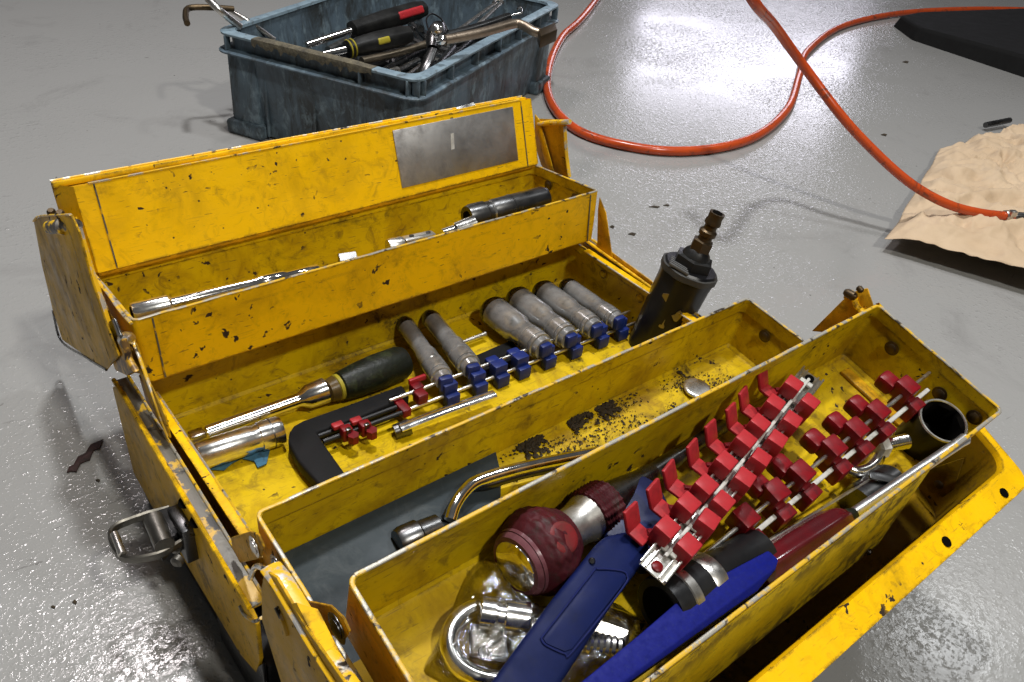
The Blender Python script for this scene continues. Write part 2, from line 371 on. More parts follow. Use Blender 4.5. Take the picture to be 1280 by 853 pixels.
def rivet(parent, p, nrm, r=.0045, mat=nickel):
    p = V(p); nrm = V(nrm).normalized()
    vs, fs = g_lathe(p, p + nrm * .003, [(0, r * 1.2), (.1, r * 1.2), (.15, r * .8), (.3, r * .8), (.5, r * .55), (.55, r * .2)], 16)
    return M('rivet', vs, fs, mat, parent)
def rod_seam(parent, a, b, wdt=.0009, mat=None):
    vs, fs = g_tube([a, b], wdt, 6, 1, False); return M('seam', vs, fs, mat or trough, parent)
X1 = .43
# B : back upper tray
trB, WB = tray(0, X1, (0, .1419, .1826), (0, .0887, -.0109), (0, .122, .992), .0980, .051, yel_in, taper=.002, out=yel)
# C : back lower tray
trC, WC = tray(.003, X1, (0, -.034, .1175), (0, 1, 0), (0, 0, 1), .206, .050, yel_in, hem=.007, out=yel_side)
# D : front lower tray
trD, WD = tray(0, X1, (0, -.0405, .1658), (0, -.992, -.124), (0, -.124, .992), .150, .050, yel_in, hem=.012, out=yel_side)
# E : front upper tray
trE, WE = tray(0, X1, (0, -.1419, .2174), (0, -.1044, -.0254), (0, -.2364, .9716), .1074, .052, yel_in, hem=.008, out=yel_side)
for (x, v, h) in ((X1 - .003, .028, -.018), (X1 - .003, .072, -.020), (X1 - .003, .098, -.016)): rivet(trE, WE(x, v, h), (-1, 0, 0), .0045, brass)
for (v, h) in ((.030, -.018), (.075, -.02)): rivet(trD, WD(X1 - .003, v, h), (-1, 0, 0), .0045, brass)
for (v, h) in ((.070, -.014), (.030, -.016)): rivet(trB, WB(X1 - .003, v, h), (-1, 0, 0), .0045, brass)
for (v, h) in ((.10, -.012), (.15, -.012)): rivet(trC, WC(X1 - .003, v, h), (-1, 0, 0), .004, yel_in)
# vertical lap seams on faces seen from the front
def lap(tr, W3, x, v0, H, out, t=.0006, wd=.0011):
    a, b = W3(x, v0, -.001), W3(x, v0, -H + .003)
    vs, fs = g_box((a + b) / 2, (V((1, 0, 0)), (b - a).normalized(), V((1, 0, 0)).cross((b - a).normalized())), (wd, (b - a).length, t)); M('seam', vs, fs, trough, tr, smooth=False)
lap(trB, WB, .013, -.0003, .051, -1); lap(trB, WB, X1 - .012, -.0003, .051, -1)
# floor ribs pressed in tray E and D near the right wall
for tr, W3, W_, H_ in ((trE, WE, .1074, .052),):
    c = W3(.413, W_ * .45, -H_ + .0025); vs, fs = g_box(c, (V((1, 0, 0)), (W3(0, 1, 0) - W3(0, 0, 0)), (W3(0, 0, 1) - W3(0, 0, 0))), (.010, W_ * .62, .003), .0012); M('pressed_rib', vs, fs, yel_side, tr)

for xa, xb in ((.0008, .0072), (X1 - .0062, X1 + .0012)):
    vs, fs = g_box(((xa + xb) / 2, .056, .1182), XYZ, (xb - xa, .176, .0016), .0005); M('side_flange', vs, fs, yel, trC)
    vs, fs = g_tube([V((xb if xa < .1 else xa, -.031, .1186)), V((xb if xa < .1 else xa, .143, .1186))], .0009, 8, 40, True); M('edge_bead', vs, fs, rim_worn, trC)
# base box
def prism_x(name, x0, x1, pts, mat, parent=TB, bev=.0008, **k):
    vs, fs = g_prism([V((x0, y, z)) for y, z in pts], (x1 - x0, 0, 0), bev); return M(name, vs, fs, mat, parent, **k)
base = prism_x('base_body', -.0115, .4395, [(-.060, .004), (-.064, .060), (-.050, .063), (.140, .063), (.160, .063), (.165, .004)], black_gl, bev=.003)
for xa, xb in ((-.0150, -.0118), (.4398, .443)):
    ep = prism_x('end_panel', xa, xb, [(-.0625, .070), (-.0645, .106), (-.054, .111), (.15, .124), (.1735, .112), (.168, .030), (.13, .026), (-.03, .034), (-.054, .046)], yel_end, bev=.0012)
    if xa < 0:
        pass
# end flange with its worn black trough
for s, xa, xb in ((-1, -.0150, -.0035), (1, .4335, .443)):
    vs, fs = g_box((0, 0, 0), XYZ, (1, 1, 1)); 
    a = V(((xa + xb) / 2, -.056, .1095)); b = V(((xa + xb) / 2, .166, .1215)); d = (b - a).normalized(); u = V((1, 0, 0)).cross(d)
    vs, fs = g_box((a + b) / 2, (V((1, 0, 0)), d, u), (xb - xa, (b - a).length, .0035), .0014, 3); M('end_flange', vs, fs, trough, TB)
    vs, fs = g_tube([V((xa + .0008, -.056, .1115)), V((xa + .0008, .166, .1235))], .0016, 8, 30, True); M('edge_bead', vs, fs, yel, TB)
    vs, fs = g_tube([V((xb - .0008, -.058, .1115)), V((xb - .0008, .166, .1235))], .0011, 8, 30, True); M('edge_bead', vs, fs, rim_worn, TB)
for y, z in ((.02, .108), (.038, .109)): rivet(TB, (-.0125, y, z + .004), (-.35, 0, 1), .005, hole_m)
for y, z in ((-.045, .028), (-.058, .07), (.05, .022)): rivet(TB, (-.0117, y, z), (-1, 0, 0), .003, gunmetal)

# A : standing rear lid panel (thin box with label plate)
A0 = [(.236, .166), (.2546, .2341), (.2685, .2290), (.263, .168)]
ax0, ax1 = -.004, .432
fA = [(.004, *A0[0]), (.004, *A0[1]), (.431, *A0[1]), (.431, *A0[0])]
bl = [V((.004, .2305, .1722)), V((.0045, .2515, .2325)), V((.431, .2546, .2341)), V((.431, .2325, .1735))]
nA = (bl[1] - bl[0]).cross(bl[2] - bl[1]).normalized()
if nA.y > 0: nA = -nA
bk = V((0, .0148, -.0045))
vs = bl + [p + bk for p in bl]; vs[5] = V((-.006, .2705, .2285)); vs[4] = V((-.006, .252, .160))
lid = M('lid_panel', vs, [(0, 1, 2, 3), (4, 5, 6, 7), (0, 1, 5, 4), (3, 2, 6, 7), (0, 3, 7, 4)], yel, TB, smooth=False)
# top: recessed gap between front skin and rear rim
def strip(name, a, b, wvec, thick, mat, parent, bev=.0005):
    vs, fs = g_prism([V(a), V(b), V(b) + V(wvec), V(a) + V(wvec)], thick, bev); return M(name, vs, fs, mat, parent)
vs = [bl[1] + V((0, .001, -.002)), bl[2] + V((0, .001, -.002)), V((.431, .2675, .2265)), V((-.004, .2685, .2265))]
M('lid_gap', vs, [(0, 1, 2, 3)], yel_side, lid, smooth=False)
strip('lid_top_flange', V((-.006, .2640, .2325)), V((.431, .2622, .2330)), V((0, .0068, -.0022)), V((0, -.001, -.004)), yel, lid, .0008)
strip('lid_front_lip', bl[1] + V((.010, -.0004, .0010)), bl[2] + V((-.014, -.0004, .0010)), V((0, .0032, -.0009)), V((0, 0, -.0015)), rim_yel, lid, .0004)
vs, fs = g_tube([V((-.006, .2708, .2308)), V((.431, .2695, .2312))], .0010, 8, 40, True); M('rim', vs, fs, rim_yel, lid)
# front skin borders
for x in (.0175, .4170):
    a = bl[0].lerp(bl[3], (x - .004) / .427) + nA * .0004; b = bl[1].lerp(bl[2], (x - .004) / .427) + nA * .0004
    vs, fs = g_box((a + b) / 2, (V((1, 0, 0)), (b - a).normalized(), nA), (.0010, (b - a).length * .98, .0008)); M('seam', vs, fs, trough, lid, smooth=False)
# folded ledge at the foot of the panel
strip('lower_fold', bl[0] + V((0, .0005, -.0005)), bl[3] + V((0, .0005, -.0005)), V((0, .0075, -.0025)), V((0, .001, -.004)), yel_side, lid, .001)
# label plate
def onA(px, py): return onp(px, py, bl[1] + nA * .0012, nA)
lab = [onA(491, 163), onA(641, 133), onA(648, 200), onA(503, 235)]
vs, fs = g_prism(lab, -nA * .0009, .0002); plate = M('label_plate', vs, fs, alu_pl, lid, label='bare grey metal label plate with worn surface', sharp=60)
for (a, b) in (((565, 170), (567, 186)),):
    q = [onA(563, 167), onA(567, 166), onA(568, 186), onA(564, 187)]; vs, fs = g_prism([p + nA * .0003 for p in q], -nA * .0004); M('paint_mark', vs, fs, white_pl, plate)
# small chrome nut lying on top behind panel
vs, fs = g_lathe(onp(570, 138, (0, .268, .236), (0, 1, 0)), onp(592, 132, (0, .268, .236), (0, 1, 0)), [(0, .0035), (1, .0035)], 6); M('catch', vs, fs, chrome, lid, smooth=False)

# lid end plates
def plate_px(name, x, pts, th, mat, bev=.0008, parent=TB, **k):
    P = [onx(px, py, x) for px, py in pts]; vs, fs = g_prism(P, (th, 0, 0), bev); return M(name, vs, fs, mat, parent, **k), P
pA, PA = plate_px('lid_end_plate', -.0155, [(42, 276), (50, 270), (88, 268), (98, 290), (112, 345), (130, 400), (148, 445), (133, 462), (105, 444), (78, 425), (66, 388), (52, 330)], .0016, yel_end)
def flange_px(x, pts, wdt, r, mat, nm='end_plate_flange', parent=TB, z=0):
    P = [onx(px, py, x) for px, py in pts]; vs, fs = g_tube(P, r, 10, 10, True, flat=wdt / r, up=(1, 0, 0)); return M(nm, vs, fs, mat, parent)
flange_px(-.0115, [(94, 285), (100, 305), (112, 345), (128, 395), (146, 450)], .0042, .0012, rim_yel)
flange_px(-.0155, [(66, 388), (76, 425), (105, 445), (133, 462)], .001, .0010, gunmetal, 'lower_bead')
flange_px(-.0155, [(42, 276), (50, 270), (88, 268)], .001, .0008, rim_yel, 'edge_bead')
# pivot barrel on the rear left plate
vs, fs = g_lathe(onx(62, 284, -.020), onx(96, 281, -.010), [(0, .0035), (.02, .0048), (.45, .0048), (.47, .006), (.55, .006), (.57, .004), (1, .004)], 16)
M('pivot_barrel', vs, fs, m_worn('worn_pivot', (.10, .09, .08), (.7, .42, .01), (.02, .02, .02), .45, .5, .3, 110), TB)
for q in ((63, 262), (74, 264)):
    vs, fs = g_lathe(onx(q[0], q[1], -.014), onx(q[0] + 7, q[1] + 18, -.012), [(0, .002), (.1, .003), (.9, .003), (1, .002)], 12); M('pivot_pin', vs, fs, brass, TB)
# right rear plate
pB, _ = plate_px('lid_end_plate', .441, [(672, 148), (711, 150), (704, 162), (712, 221), (700, 240), (676, 206), (665, 170)], .0016, yel_side)
flange_px(.4395, [(674, 155), (690, 153), (712, 152)], .003, .0026, rim_yel, 'hinge_roll')
flange_px(.441, [(706, 158), (708, 190), (712, 221)], .0022, .0010, rim_yel)
plate_px('link_arm', .4375, [(668, 142), (674, 150), (692, 215), (684, 212), (668, 160)], .0016, yel)
# link arms right between trays
plate_px('link_arm', .4345, [(749, 246), (757, 266), (766, 328), (757, 322), (746, 306), (747, 262)], .0014, yel_side)
plate_px('link_arm', .437, [(748, 300), (766, 316), (815, 352), (812, 362), (760, 322), (744, 308)], .0012, yel_side)
# left link arms
a1, _ = plate_px('link_arm', -.0055, [(88, 272), (94, 271), (118, 345), (136, 392), (160, 430), (178, 468), (168, 466), (150, 436), (128, 396), (108, 345)], .0012, yel_end)
flange_px(-.0058, [(91, 272), (103, 305), (117, 345), (134, 388)], .0013, .0007, rim_yel, 'edge_bead')
flange_px(-.003, [(121, 350), (136, 368), (150, 388), (164, 404)], .0013, .0008, rim_worn, 'edge_bead')
a2, _ = plate_px('link_arm', -.0045, [(160, 415), (170, 432), (186, 478), (206, 520), (212, 548), (200, 530), (184, 495), (170, 452)], .0014, yel_end)
flange_px(-.0048, [(161, 416), (171, 438), (187, 482), (210, 545)], .0012, .0008, rim_yel, 'edge_bead')
vs, fs = g_lathe(onx(159, 424, -.006), onx(156, 424, -.010), [(0, .0055), (.7, .005), (1, .002)], 16); M('rivet', vs, fs, nickel, TB)
g1, _ = plate_px('bracket', -.012, [(135, 402), (141, 398), (150, 420), (153, 432), (132, 428)], .002, gunmetal)
g2, _ = plate_px('bracket_lug', -.013, [(133, 428), (150, 424), (157, 450), (166, 466), (158, 470), (144, 464)], .005, m_worn('rusty_lug', (.16, .09, .03), (.55, .30, .02), (.03, .02, .015), .45, .55, .2, 90), bev=.0018)
# tab between C and D at left, and D - E
t1, _ = plate_px('link_tab', -.0075, [(288, 672), (312, 664), (322, 668), (329, 684), (325, 698), (300, 704), (290, 684)], .0014, yel_side); rivet(t1, onx(318, 683, -.008), (-1, 0, 0), .0052, nickel)
t2, _ = plate_px('link_tab', -.0075, [(378, 750), (412, 757), (428, 772), (436, 790), (430, 800), (400, 790), (384, 770)], .0014, yel_side); rivet(t2, onx(421, 785, -.008), (-1, 0, 0), .0065, gunmetal)
rivet(TB, onx(345, 706, -.002), (-1, 0, 0), .0052, gunmetal)
vs, fs = g_tube([onx(313, 722, -.012), onx(320, 708, -.013), onx(332, 712, -.013), onx(336, 722, -.010)], .0016, 10, 8); M('wire_hook', vs, fs, chrome, TB)
# F left end plate
pF, PF = plate_px('lid_end_plate', -.0215, [(330, 712), (345, 722), (385, 790), (432, 856), (470, 915), (430, 960), (392, 925), (352, 856), (327, 775), (326, 735)], .0016, yel_end)
flange_px(-.0185, [(338, 708), (352, 726), (374, 762), (398, 802), (430, 850), (470, 905)], .0050, .0014, rim_yel)
flange_px(-.0215, [(347, 758), (355, 775), (360, 792)], .0018, .0016, rim_yel, 'pressed_lip')
prism_x('base_corner', -.0145, -.0118, [(-.0648, .004), (-.0648, .069), (-.050, .045), (-.02, .033), (.01, .030), (.01, .004)], black_gl, bev=.001)
flange_px(-.0155, [(300, 757), (306, 768), (318, 776), (327, 772)], .0012, .0010, rim_worn, 'edge_bead')

# F lid: shell hanging around the front tray, opening edge with bright flange
xl, xr = -.0215, .4485
Pout = [(-.124, .2150), (-.2800, .1440)]
dF = V((0, Pout[1][0] - Pout[0][0], Pout[1][1] - Pout[0][1])); WF = dF.length; dF.normalize(); nF = V((1, 0, 0)).cross(dF)
if nF.z < 0: nF = -nF
def W3F(x, v, h): return V((x, Pout[0][0], Pout[0][1])) + dF * v + nF * h
def lp(off, h, r, vo=0, vi=0): return [W3F(x, v, h) for x, v in rrect(xl + off, xr - off, off + vo, WF - off - vi, r, 5)]
L = [lp(.0, -.004, .012), lp(.0012, 0, .012), lp(.008, 0, .012, 0, .010), lp(.0092, -.004, .012, 0, .010), lp(.006, -.074, .012, 0, .001), lp(.03, -.077, .01, 0, .001)]
def ushape(L):
    q = [23] + list(range(0, 13)); L = [[l[i] for i in q] for l in L]; n = len(q); vs = [p for l in L for p in l]; fs = []
    for i in range(len(L) - 1):
        for k in range(n - 1): fs.append([i * n + k, i * n + k + 1, (i + 1) * n + k + 1, (i + 1) * n + k])
    fs.append([(len(L) - 1) * n + k for k in range(n)]); return vs, fs
vs, fs = ushape(L)
lidF = M('lid_shell', vs, fs, yel, TB, sharp=40)
lidF.data.materials.append(m_yellow('shaded_yellow_inside', (.30, .175, .004), (.19, .11, .004), 1, 1))  # shade inside the lid is painted in as a darker yellow
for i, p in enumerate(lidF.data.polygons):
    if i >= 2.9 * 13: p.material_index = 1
L = [lp(.0002, -.0045, .012), lp(.002, -.020, .012), lp(.003, -.080, .012, 0, -.002), lp(.03, -.083, .01, 0, .0)]
L = [[p for i, p in enumerate(l) if i < 24] for l in L]
vs, fs = ushape(L)
M('lid_outside', vs, fs, black_gl, lidF, sharp=40)
def onF(px, py, h=.0006): return onp(px, py, W3F(0, 0, h), nF)
for q in ((1255, 616), (1183, 677)):
    c = onF(*q, .0003); vs, fs = g_lathe(c, c + nF * .0005, [(0, .0034), (1, .0034)], 20); M('bolt_hole', vs, fs, hole_m, lidF)
# liner plate on the outside of tray E front wall
a = WE(.0, .1080, -.005); b = WE(.0, .1085 + .011, -.072)
dn = (b - a)
vs, fs = g_prism([a + V((.012, 0, 0)), a + V((.338, 0, 0)), a + V((.332, 0, 0)) + dn, a + V((.012, 0, 0)) + dn], V((0, .0008, 0)), .0002)
lnr = M('liner_plate', vs, fs, m_yellow('yellow_olive_plate', (.66, .46, .010), (.54, .37, .010), .5, .3), trE)
rivet(lnr, onp(1086, 690, a + V((0, -.001, 0)), dn.cross(V((1, 0, 0)))), (0, -1, .2), .0022, gunmetal)
rivet(lidF, onx(1174, 605, .437), (-1, 0, 0), .0045, brass)
rivet(lidF, onx(1161, 644, .437), (-1, 0, 0), .003, brass)
plate_px('bracket', .4362, [(1150, 590), (1205, 572), (1192, 612), (1178, 622), (1160, 614)], .001, bpy.data.materials['shaded_yellow_inside'], parent=lidF)  # bracket shares the lid's darkened yellow, shade included in the colour
# right rear corner of F with hinge
plate_px('lid_end_plate', .4395, [(1014, 414), (1062, 366), (1084, 360), (1092, 384), (1080, 420)], .0016, yel_side)
flange_px(.4375, [(1058, 372), (1064, 366), (1072, 384), (1080, 390)], .003, .0022, yel, 'hinge_roll')
vs, fs = g_lathe(onx(1056, 364, .436), onx(1070, 372, .436), [(0, .0022), (.2, .0034), (.8, .0034), (1, .002)], 14); M('pivot_pin', vs, fs, brass, TB)
vs, fs = g_lathe(onx(1072, 358, .436), onx(1078, 365, .436), [(0, .0012), (.2, .0024), (.8, .0024), (1, .0012)], 14); M('pivot_pin', vs, fs, brass, TB)

# latch on the left end
latch_m = m_metal('dull_latch_steel', (.18, .17, .15), .28, .5, .8, 90, (.05, .045, .035))
LT = M('latch', *g_box(onz(226, 668, .085) + V((.0035, 0, 0)), XYZ, (.012, .026, .030), .0015), gunmetal, TB)
def hz(px, py, z=.088): return onz(px, py, z)
fr = [hz(212, 636), hz(176, 646), hz(139, 664), hz(152, 697), hz(196, 694), hz(230, 676)]
vs, fs = g_tube(fr, .0016, 8, 6, True, flat=2.2, up=(0, 0, 1)); M('latch_loop', vs, fs, latch_m, LT)
vs, fs = g_tube([hz(143, 667, .091), hz(153, 693, .091)], .0026, 12, 2, False); M('latch_roller', vs, fs, nickel, LT)
vs, fs = g_tube([hz(192, 648, .094), hz(206, 682, .094)], .0062, 16, 2, False); M('latch_cam', vs, fs, latch_m, LT)
for q in ((222, 682), (224, 698)):
    c = hz(q[0], q[1], .082); vs, fs = g_lathe(c, c + V((-.004, -.003, 0)), [(0, .004), (.7, .004), (1, .002)], 16); M('latch_pin', vs, fs, latch_m, LT)
vs, fs = g_prism([hz(188, 640, .092), hz(214, 631, .096), hz(227, 652, .096), hz(222, 668, .092), hz(200, 690, .09)], (0, 0, -.010), .0012); M('latch_plate', vs, fs, gunmetal, LT)

# ------------------------------------------------------------------ debris in tray D and floor mat
def flakes(name, pts, mat, n, r, label, cat):
    mb = MB()
    for _ in range(n):
        c, nn = pts(); rr = r * random.uniform(.35, 1.0) * random.uniform(.4, 1); a, b, d = basis(nn, V((random.random(), random.random(), random.random())))
        m = 5; ring = []
        for k in range(m):
            t = 2 * math.pi * k / m; q = rr * random.uniform(.6, 1.25); ring.append(c + (b * math.cos(t) + d * math.sin(t)) * q + nn * random.uniform(.0001, .0010))
        mb.add(ring + [c + nn * rr * .9], [(k, (k + 1) % m, m) for k in range(m)])
    return mb.make(name, mat, None, label=label, cat=cat, kind='stuff', smooth=False)
def pd():
    while 1:
        x = random.uniform(.17, .40); v = random.uniform(.004, .06); 
        d = v * (1 + 1 * noise.noise(V((x * 25, v * 40, 3))))
        if noise.noise(V((x * 30, v * 60, 1))) + random.uniform(-.35, .35) > .1 + (v - .02) * 8: return WD(x, v, -.0488), DN
def pd2():
    while 1:
        x = random.uniform(.18, .36); v = abs(random.gauss(0, .006)) + .004
        if noise.noise(V((x * 42, 4, 1))) > .02: return WD(x, v, -.0485 + random.uniform(0, .0012)), DN
flakes('dirt_clumps', pd2, crumb, 420, .0034, 'clumps of black greasy dirt in the corner along the rear wall of the front lower tray', 'dirt')
flakes('dirt_crumbs', pd, crumb, 1500, .0013, 'black paint flakes and dirt crumbs scattered on the yellow floor of the front lower tray', 'dirt')
# slate sheet lying in D
poly = [onD(358, 671, .0015), onD(612, 559, .0015), onD(588, 604, .0015), onD(560, 640, .0015), WD(.125, .12, -.047), WD(.008, .12, -.047), WD(.008, .01, -.047)]
vs, fs = g_prism([WD(.007, .0045, -.044), WD(.172, .0045, -.043), WD(.166, .020, -.0475), WD(.150, .04, -.0475), WD(.14, .144, -.0475), WD(.007, .144, -.0475)], -DN * .0008, .0002)
M('slate_sheet', vs, fs, mat_grey, None, label='dark slate grey sheet lining the left end of the front lower tray', cat='sheet')

# ================================================================== CONTENTS OF TRAY B
def shaft(name, p0, p1, prof, mat, parent=None, seg=28, rfun=None, frac=True, **k):
    vs, fs = g_lathe(p0, p1, prof, seg, rfun, None, frac); return M(name, vs, fs, mat, parent, **k)
# long extension bar
p0, p1 = onB(165, 392, .0455), onB(393, 338, .0455)
t = T('extension_bar', 'long chrome socket extension bar lying along the left end of the rear upper tray', 'extension bar', p0)
shaft('socket_end', p0, p0.lerp(p1, .20), [(0, .0035), (0, .0068), (.04, .0074), (.92, .0074), (1, .0055)], chrome, t)
shaft('dark_opening', p0 - (p1 - p0).normalized() * .0004, p0 + (p1 - p0) * .01, [(0, .005), (1, .005)], hole_m, t)
shaft('bar', p0.lerp(p1, .195), p0.lerp(p1, .97), [(0, .0048), (.60, .0048), (.62, .0056), (.80, .0056), (.83, .0042), (1, .0042)], chrome_bright, t)
q = p0.lerp(p1, .985); vs, fs = g_box(q, basis(p1 - p0), (.012, .0068, .0068), .0006); M('square_drive', vs, fs, chrome, t)
# small hex bit
p0, p1 = onB(424, 326, .047), onB(445, 323, .047)
t = shaft('hex_nut', p0, p1, [(0, .0045), (0, .0065), (1, .0065), (1, .004)], gunmetal, None, seg=6, label='small grey hexagonal nut resting behind the front rim of the rear upper tray', cat='nut')
# universal joint
p0, p1 = onB(485, 309, .0455), onB(575, 290, .0455)
t = T('universal_joint', 'white-silver universal joint resting on its side between the hex nut and the impact socket', 'universal joint', p0)
shaft('ring', p0, p0.lerp(p1, .20), [(0, .004), (0, .0062), (.2, .0070), (.8, .0070), (1, .0062)], nickel, t)
d = (p1 - p0)
vs, fs = g_box(p0 + d * .42 + BN * .0038, basis(d, BN), (d.length * .42, .0035, .010), .0016); M('yoke', vs, fs, silver_r, t)
for k in (.32, .55):
    c = p0 + d * k + BN * .0052; shaft('pin', c, c + BN * .0016, [(0, .0022), (.8, .0020), (1, .001)], gunmetal, t, seg=14)
# adaptor cone
p0, p1 = onB(553, 292, .0450), onB(592, 280, .0470)
shaft('adaptor', p0, p1, [(0, .003), (.0, .0042), (.35, .0045), (.4, .006), (1, .0078)], chrome, None, label='bright chrome tapered adaptor tip in front of the dark impact socket', cat='adaptor')
p0, p1 = onB(584, 272, .049), onB(681, 247, .049)
t = T('impact_socket', 'dark grey long impact socket lying at the right end of the rear upper tray', 'socket', p0)
shaft('body', p0, p1, [(0, .005), (0, .0100), (.06, .0112), (.20, .0112), (.22, .0098), (.30, .0098), (.32, .0106), (.53, .0108), (.535, .0112), (.55, .0112), (.555, .0108), (.96, .0112), (1, .0100), (1, .007)], gunmetal, t)
shaft('band', p0.lerp(p1, .27), p0.lerp(p1, .295), [(0, .0102), (1, .0102)], chrome, t)
shaft('opening', p0 - (p1 - p0).normalized() * .0003, p0, [(0, .0060), (1, .0060)], hole_m, t)

# ================================================================== CONTENTS OF TRAY C
p0, p1 = onC(238, 548, .010), onC(408, 487, .014)
t = T('extension_bar', 'chrome extension with a wide socket head pointing at the dark green-black handle', 'extension bar', p0)
d = p1 - p0
vs, fs = g_box(p0 + d * .045, basis(d), (d.length * .10, .0085, .0085), .0008); M('square_drive', vs, fs, chrome, t)
shaft('bar', p0 + d * .10, p0 + d * .80, [(0, .0045), (.02, .0056), (.97, .0056), (1, .006)], chrome_bright, t)
shaft('socket_head', p0 + d * .78, p1, [(0, .0058), (.10, .0068), (.30, .0098), (.95, .0106), (1, .0094), (1, .006)], chrome, t)
p0, p1 = onC(246, 571, .011), onC(352, 537, .011)
t = T('deep_socket', 'thick chrome deep socket near the left wall, lying on the scrap of blue cloth', 'socket', p0); d = p1 - p0
shaft('body', p0, p1, [(0, .007), (0, .0100), (.03, .0108), (.60, .0108), (.64, .0100), (.72, .0100), (.73, .0112), (.95, .0114), (1, .0104), (1, .006)], chrome, t)
shaft('band', p0 + d * .86, p0 + d * .875, [(0, .0115), (1, .0115)], gunmetal, t)
poly = [onC(*q, .0012) for q in ((262, 586), (285, 568), (312, 556), (336, 550), (337, 563), (333, 579), (322, 584), (318, 576), (302, 572), (290, 578), (280, 587))]
vs, fs = g_prism(poly, (0, 0, -.0010), .0002); M('rag_scrap', vs, fs, ragblue, None, label='torn scrap of blue cloth under the thick chrome deep socket', cat='rag')
# dark handle
p0, p1 = onC(409, 489, .016), onC(508, 450, .016)
t = T('handle', 'oily dark green-black plastic handle lying against the rear wall of the rear lower tray', 'tool handle', p0)
shaft('grip', p0.lerp(p1, .13), p1, [(0, .0085), (.04, .0120), (.25, .0138), (.55, .0150), (.9, .0145), (.98, .012), (1, .008)], green_blk, t)
shaft('collar', p0.lerp(p1, .10), p0.lerp(p1, .16), [(0, .0094), (.2, .0108), (.8, .0108), (1, .009)], yel_txt, t)
shaft('end_cap', p0, p0.lerp(p1, .11), [(0, .0055), (.1, .009), (.9, .0105), (1, .009)], m_plain('amber_cap', (.12, .07, .015), (.05, .035, .012), .3, 60), t)
# black L-shaped frame
h = .014
def pc(x, y, hh=h): return onC(x, y, hh)
t = T('saw_frame', 'black L-shaped hacksaw-style frame with rounded corner, lying below the dark handle', 'saw frame', pc(365, 550, 0))
vs, fs = g_prism([pc(*q) for q in ((360, 552), (361, 540), (367, 531), (378, 525), (440, 503), (502, 480), (512, 494), (450, 520), (396, 539), (404, 552), (436, 597), (404, 612), (372, 575))], (0, 0, -.012), .0022, 3); M('frame', vs, fs, black_rub, t)
for a, b, r in (((398, 545), (505, 505), .0020), ((404, 552), (512, 512), .0020)):
    vs, fs = g_tube([pc(*a, .011), pc(*b, .011)], r, 10, 2, False); M('channel_rod', vs, fs, black_gl, t)
# two red clips
for q, lab in (((433, 541), 'dark red plastic socket clip on the black frame, left one of the pair'), ((456, 535), 'dark red plastic socket clip on the black frame, right one of the pair')):
    c = onC(q[0], q[1], .014); t = T('socket_clip', lab, 'clip', c, 'red clips on the black frame'); ax = basis(pc(505, 505) - pc(398, 545))
    vs, fs = g_box(c, ax, (.0085, .012, .0075), .0014); M('block', vs, fs, dkred_pl, t)
    vs, fs = g_box(c + V((-.003, .008, .003)), ax, (.009, .004, .006), .0012); M('jaw', vs, fs, red_pl, t)
    c2 = c + V((.002, -.007, -.001)); vs, fs = g_lathe(c2 - CN * .003, c2 + CN * .004, [(0, .0045), (1, .0045)], 6); M('boss', vs, fs, dkred_pl, t, smooth=False)
    vs, fs = g_box(c + V((.0, -.003, .004)), ax, (.004, .006, .003), .0006); M('spring', vs, fs, gunmetal, t)
# blue rail with deep sockets
r0, r1 = onC(490, 509, .012), onC(800, 392, .012)
rd = (r1 - r0).normalized(); rs = V((0, 0, 1)).cross(rd); # rs points to the back left
t = T('socket_rail', 'steel socket rail with navy blue clips holding the deep sockets in the rear lower tray', 'socket rail', r0)
for off, hh in ((.004, .004), (-.006, -.003)):
    a = r0 + rs * off + V((0, 0, hh)); b = r1 + rs * off + V((0, 0, hh)); vs, fs = g_tube([a, b], .0016, 10, 2, False); M('rail_rod', vs, fs, silver_r, t)
def railpt(px, py, hh=.014):
    p = onC(px, py, hh); k = (p - r0).dot(rd); return r0 + rd * k
clip_px = [(563, 487), (599, 474), (629, 466), (655, 455), (688, 443), (722, 431), (755, 418), (779, 408)]
for i, q in enumerate(clip_px):
    c = railpt(*q)
    vs, fs = g_box(c - rs * .0035 + V((0, 0, .001)), (rd, rs, (0, 0, 1)), (.0130, .0100, .0145), .0010); cb = M('clip', vs, fs, blue_clip, t)
    vs, fs = g_box(c - rs * .0095 + V((0, 0, -.006)), (rd, rs, (0, 0, 1)), (.0125, .0078, .0115), .0010); M('clip_foot', vs, fs, blue_clip, cb)
    if i in (2, 3) :
        vs, fs = g_box(c + rs * .006 + V((0, 0, .004)), (rd, rs, (0, 0, 1)), (.012, .008, .006), .0018); M('clip_jaw', vs, fs, blue_clip, cb)
for q in ((527, 497), (515, 480)):
    c = railpt(*q); vs, fs = g_box(c - rs * (.002 if q[0] > 520 else -.008) + V((0, 0, .002)), (rd, rs, (0, 0, 1)), (.0095, .010, .010), .0012); M('clip', vs, fs, dkred_pl, t, label='dark red clip')
c = railpt(503, 505); vs, fs = g_box(c + V((0, 0, -.002)), (rd, rs, (0, 0, 1)), (.008, .022, .008), .0012); M('clip', vs, fs, dkred_pl, t, label='dark red clip')
c = railpt(524, 484); vs, fs = g_box(c + rs * .012 + V((0, 0, .008)), (rd, rs, (0, 0, 1)), (.016, .003, .005), .0008); M('clip_tab', vs, fs, red_pl, t)
sockm = m_plain('smoky_socket_chrome', (.34, .34, .335), (.15, .15, .148), .16, 60, .1, spec=1.0, metal=.4, grime=.5, gc=(.04, .04, .035))
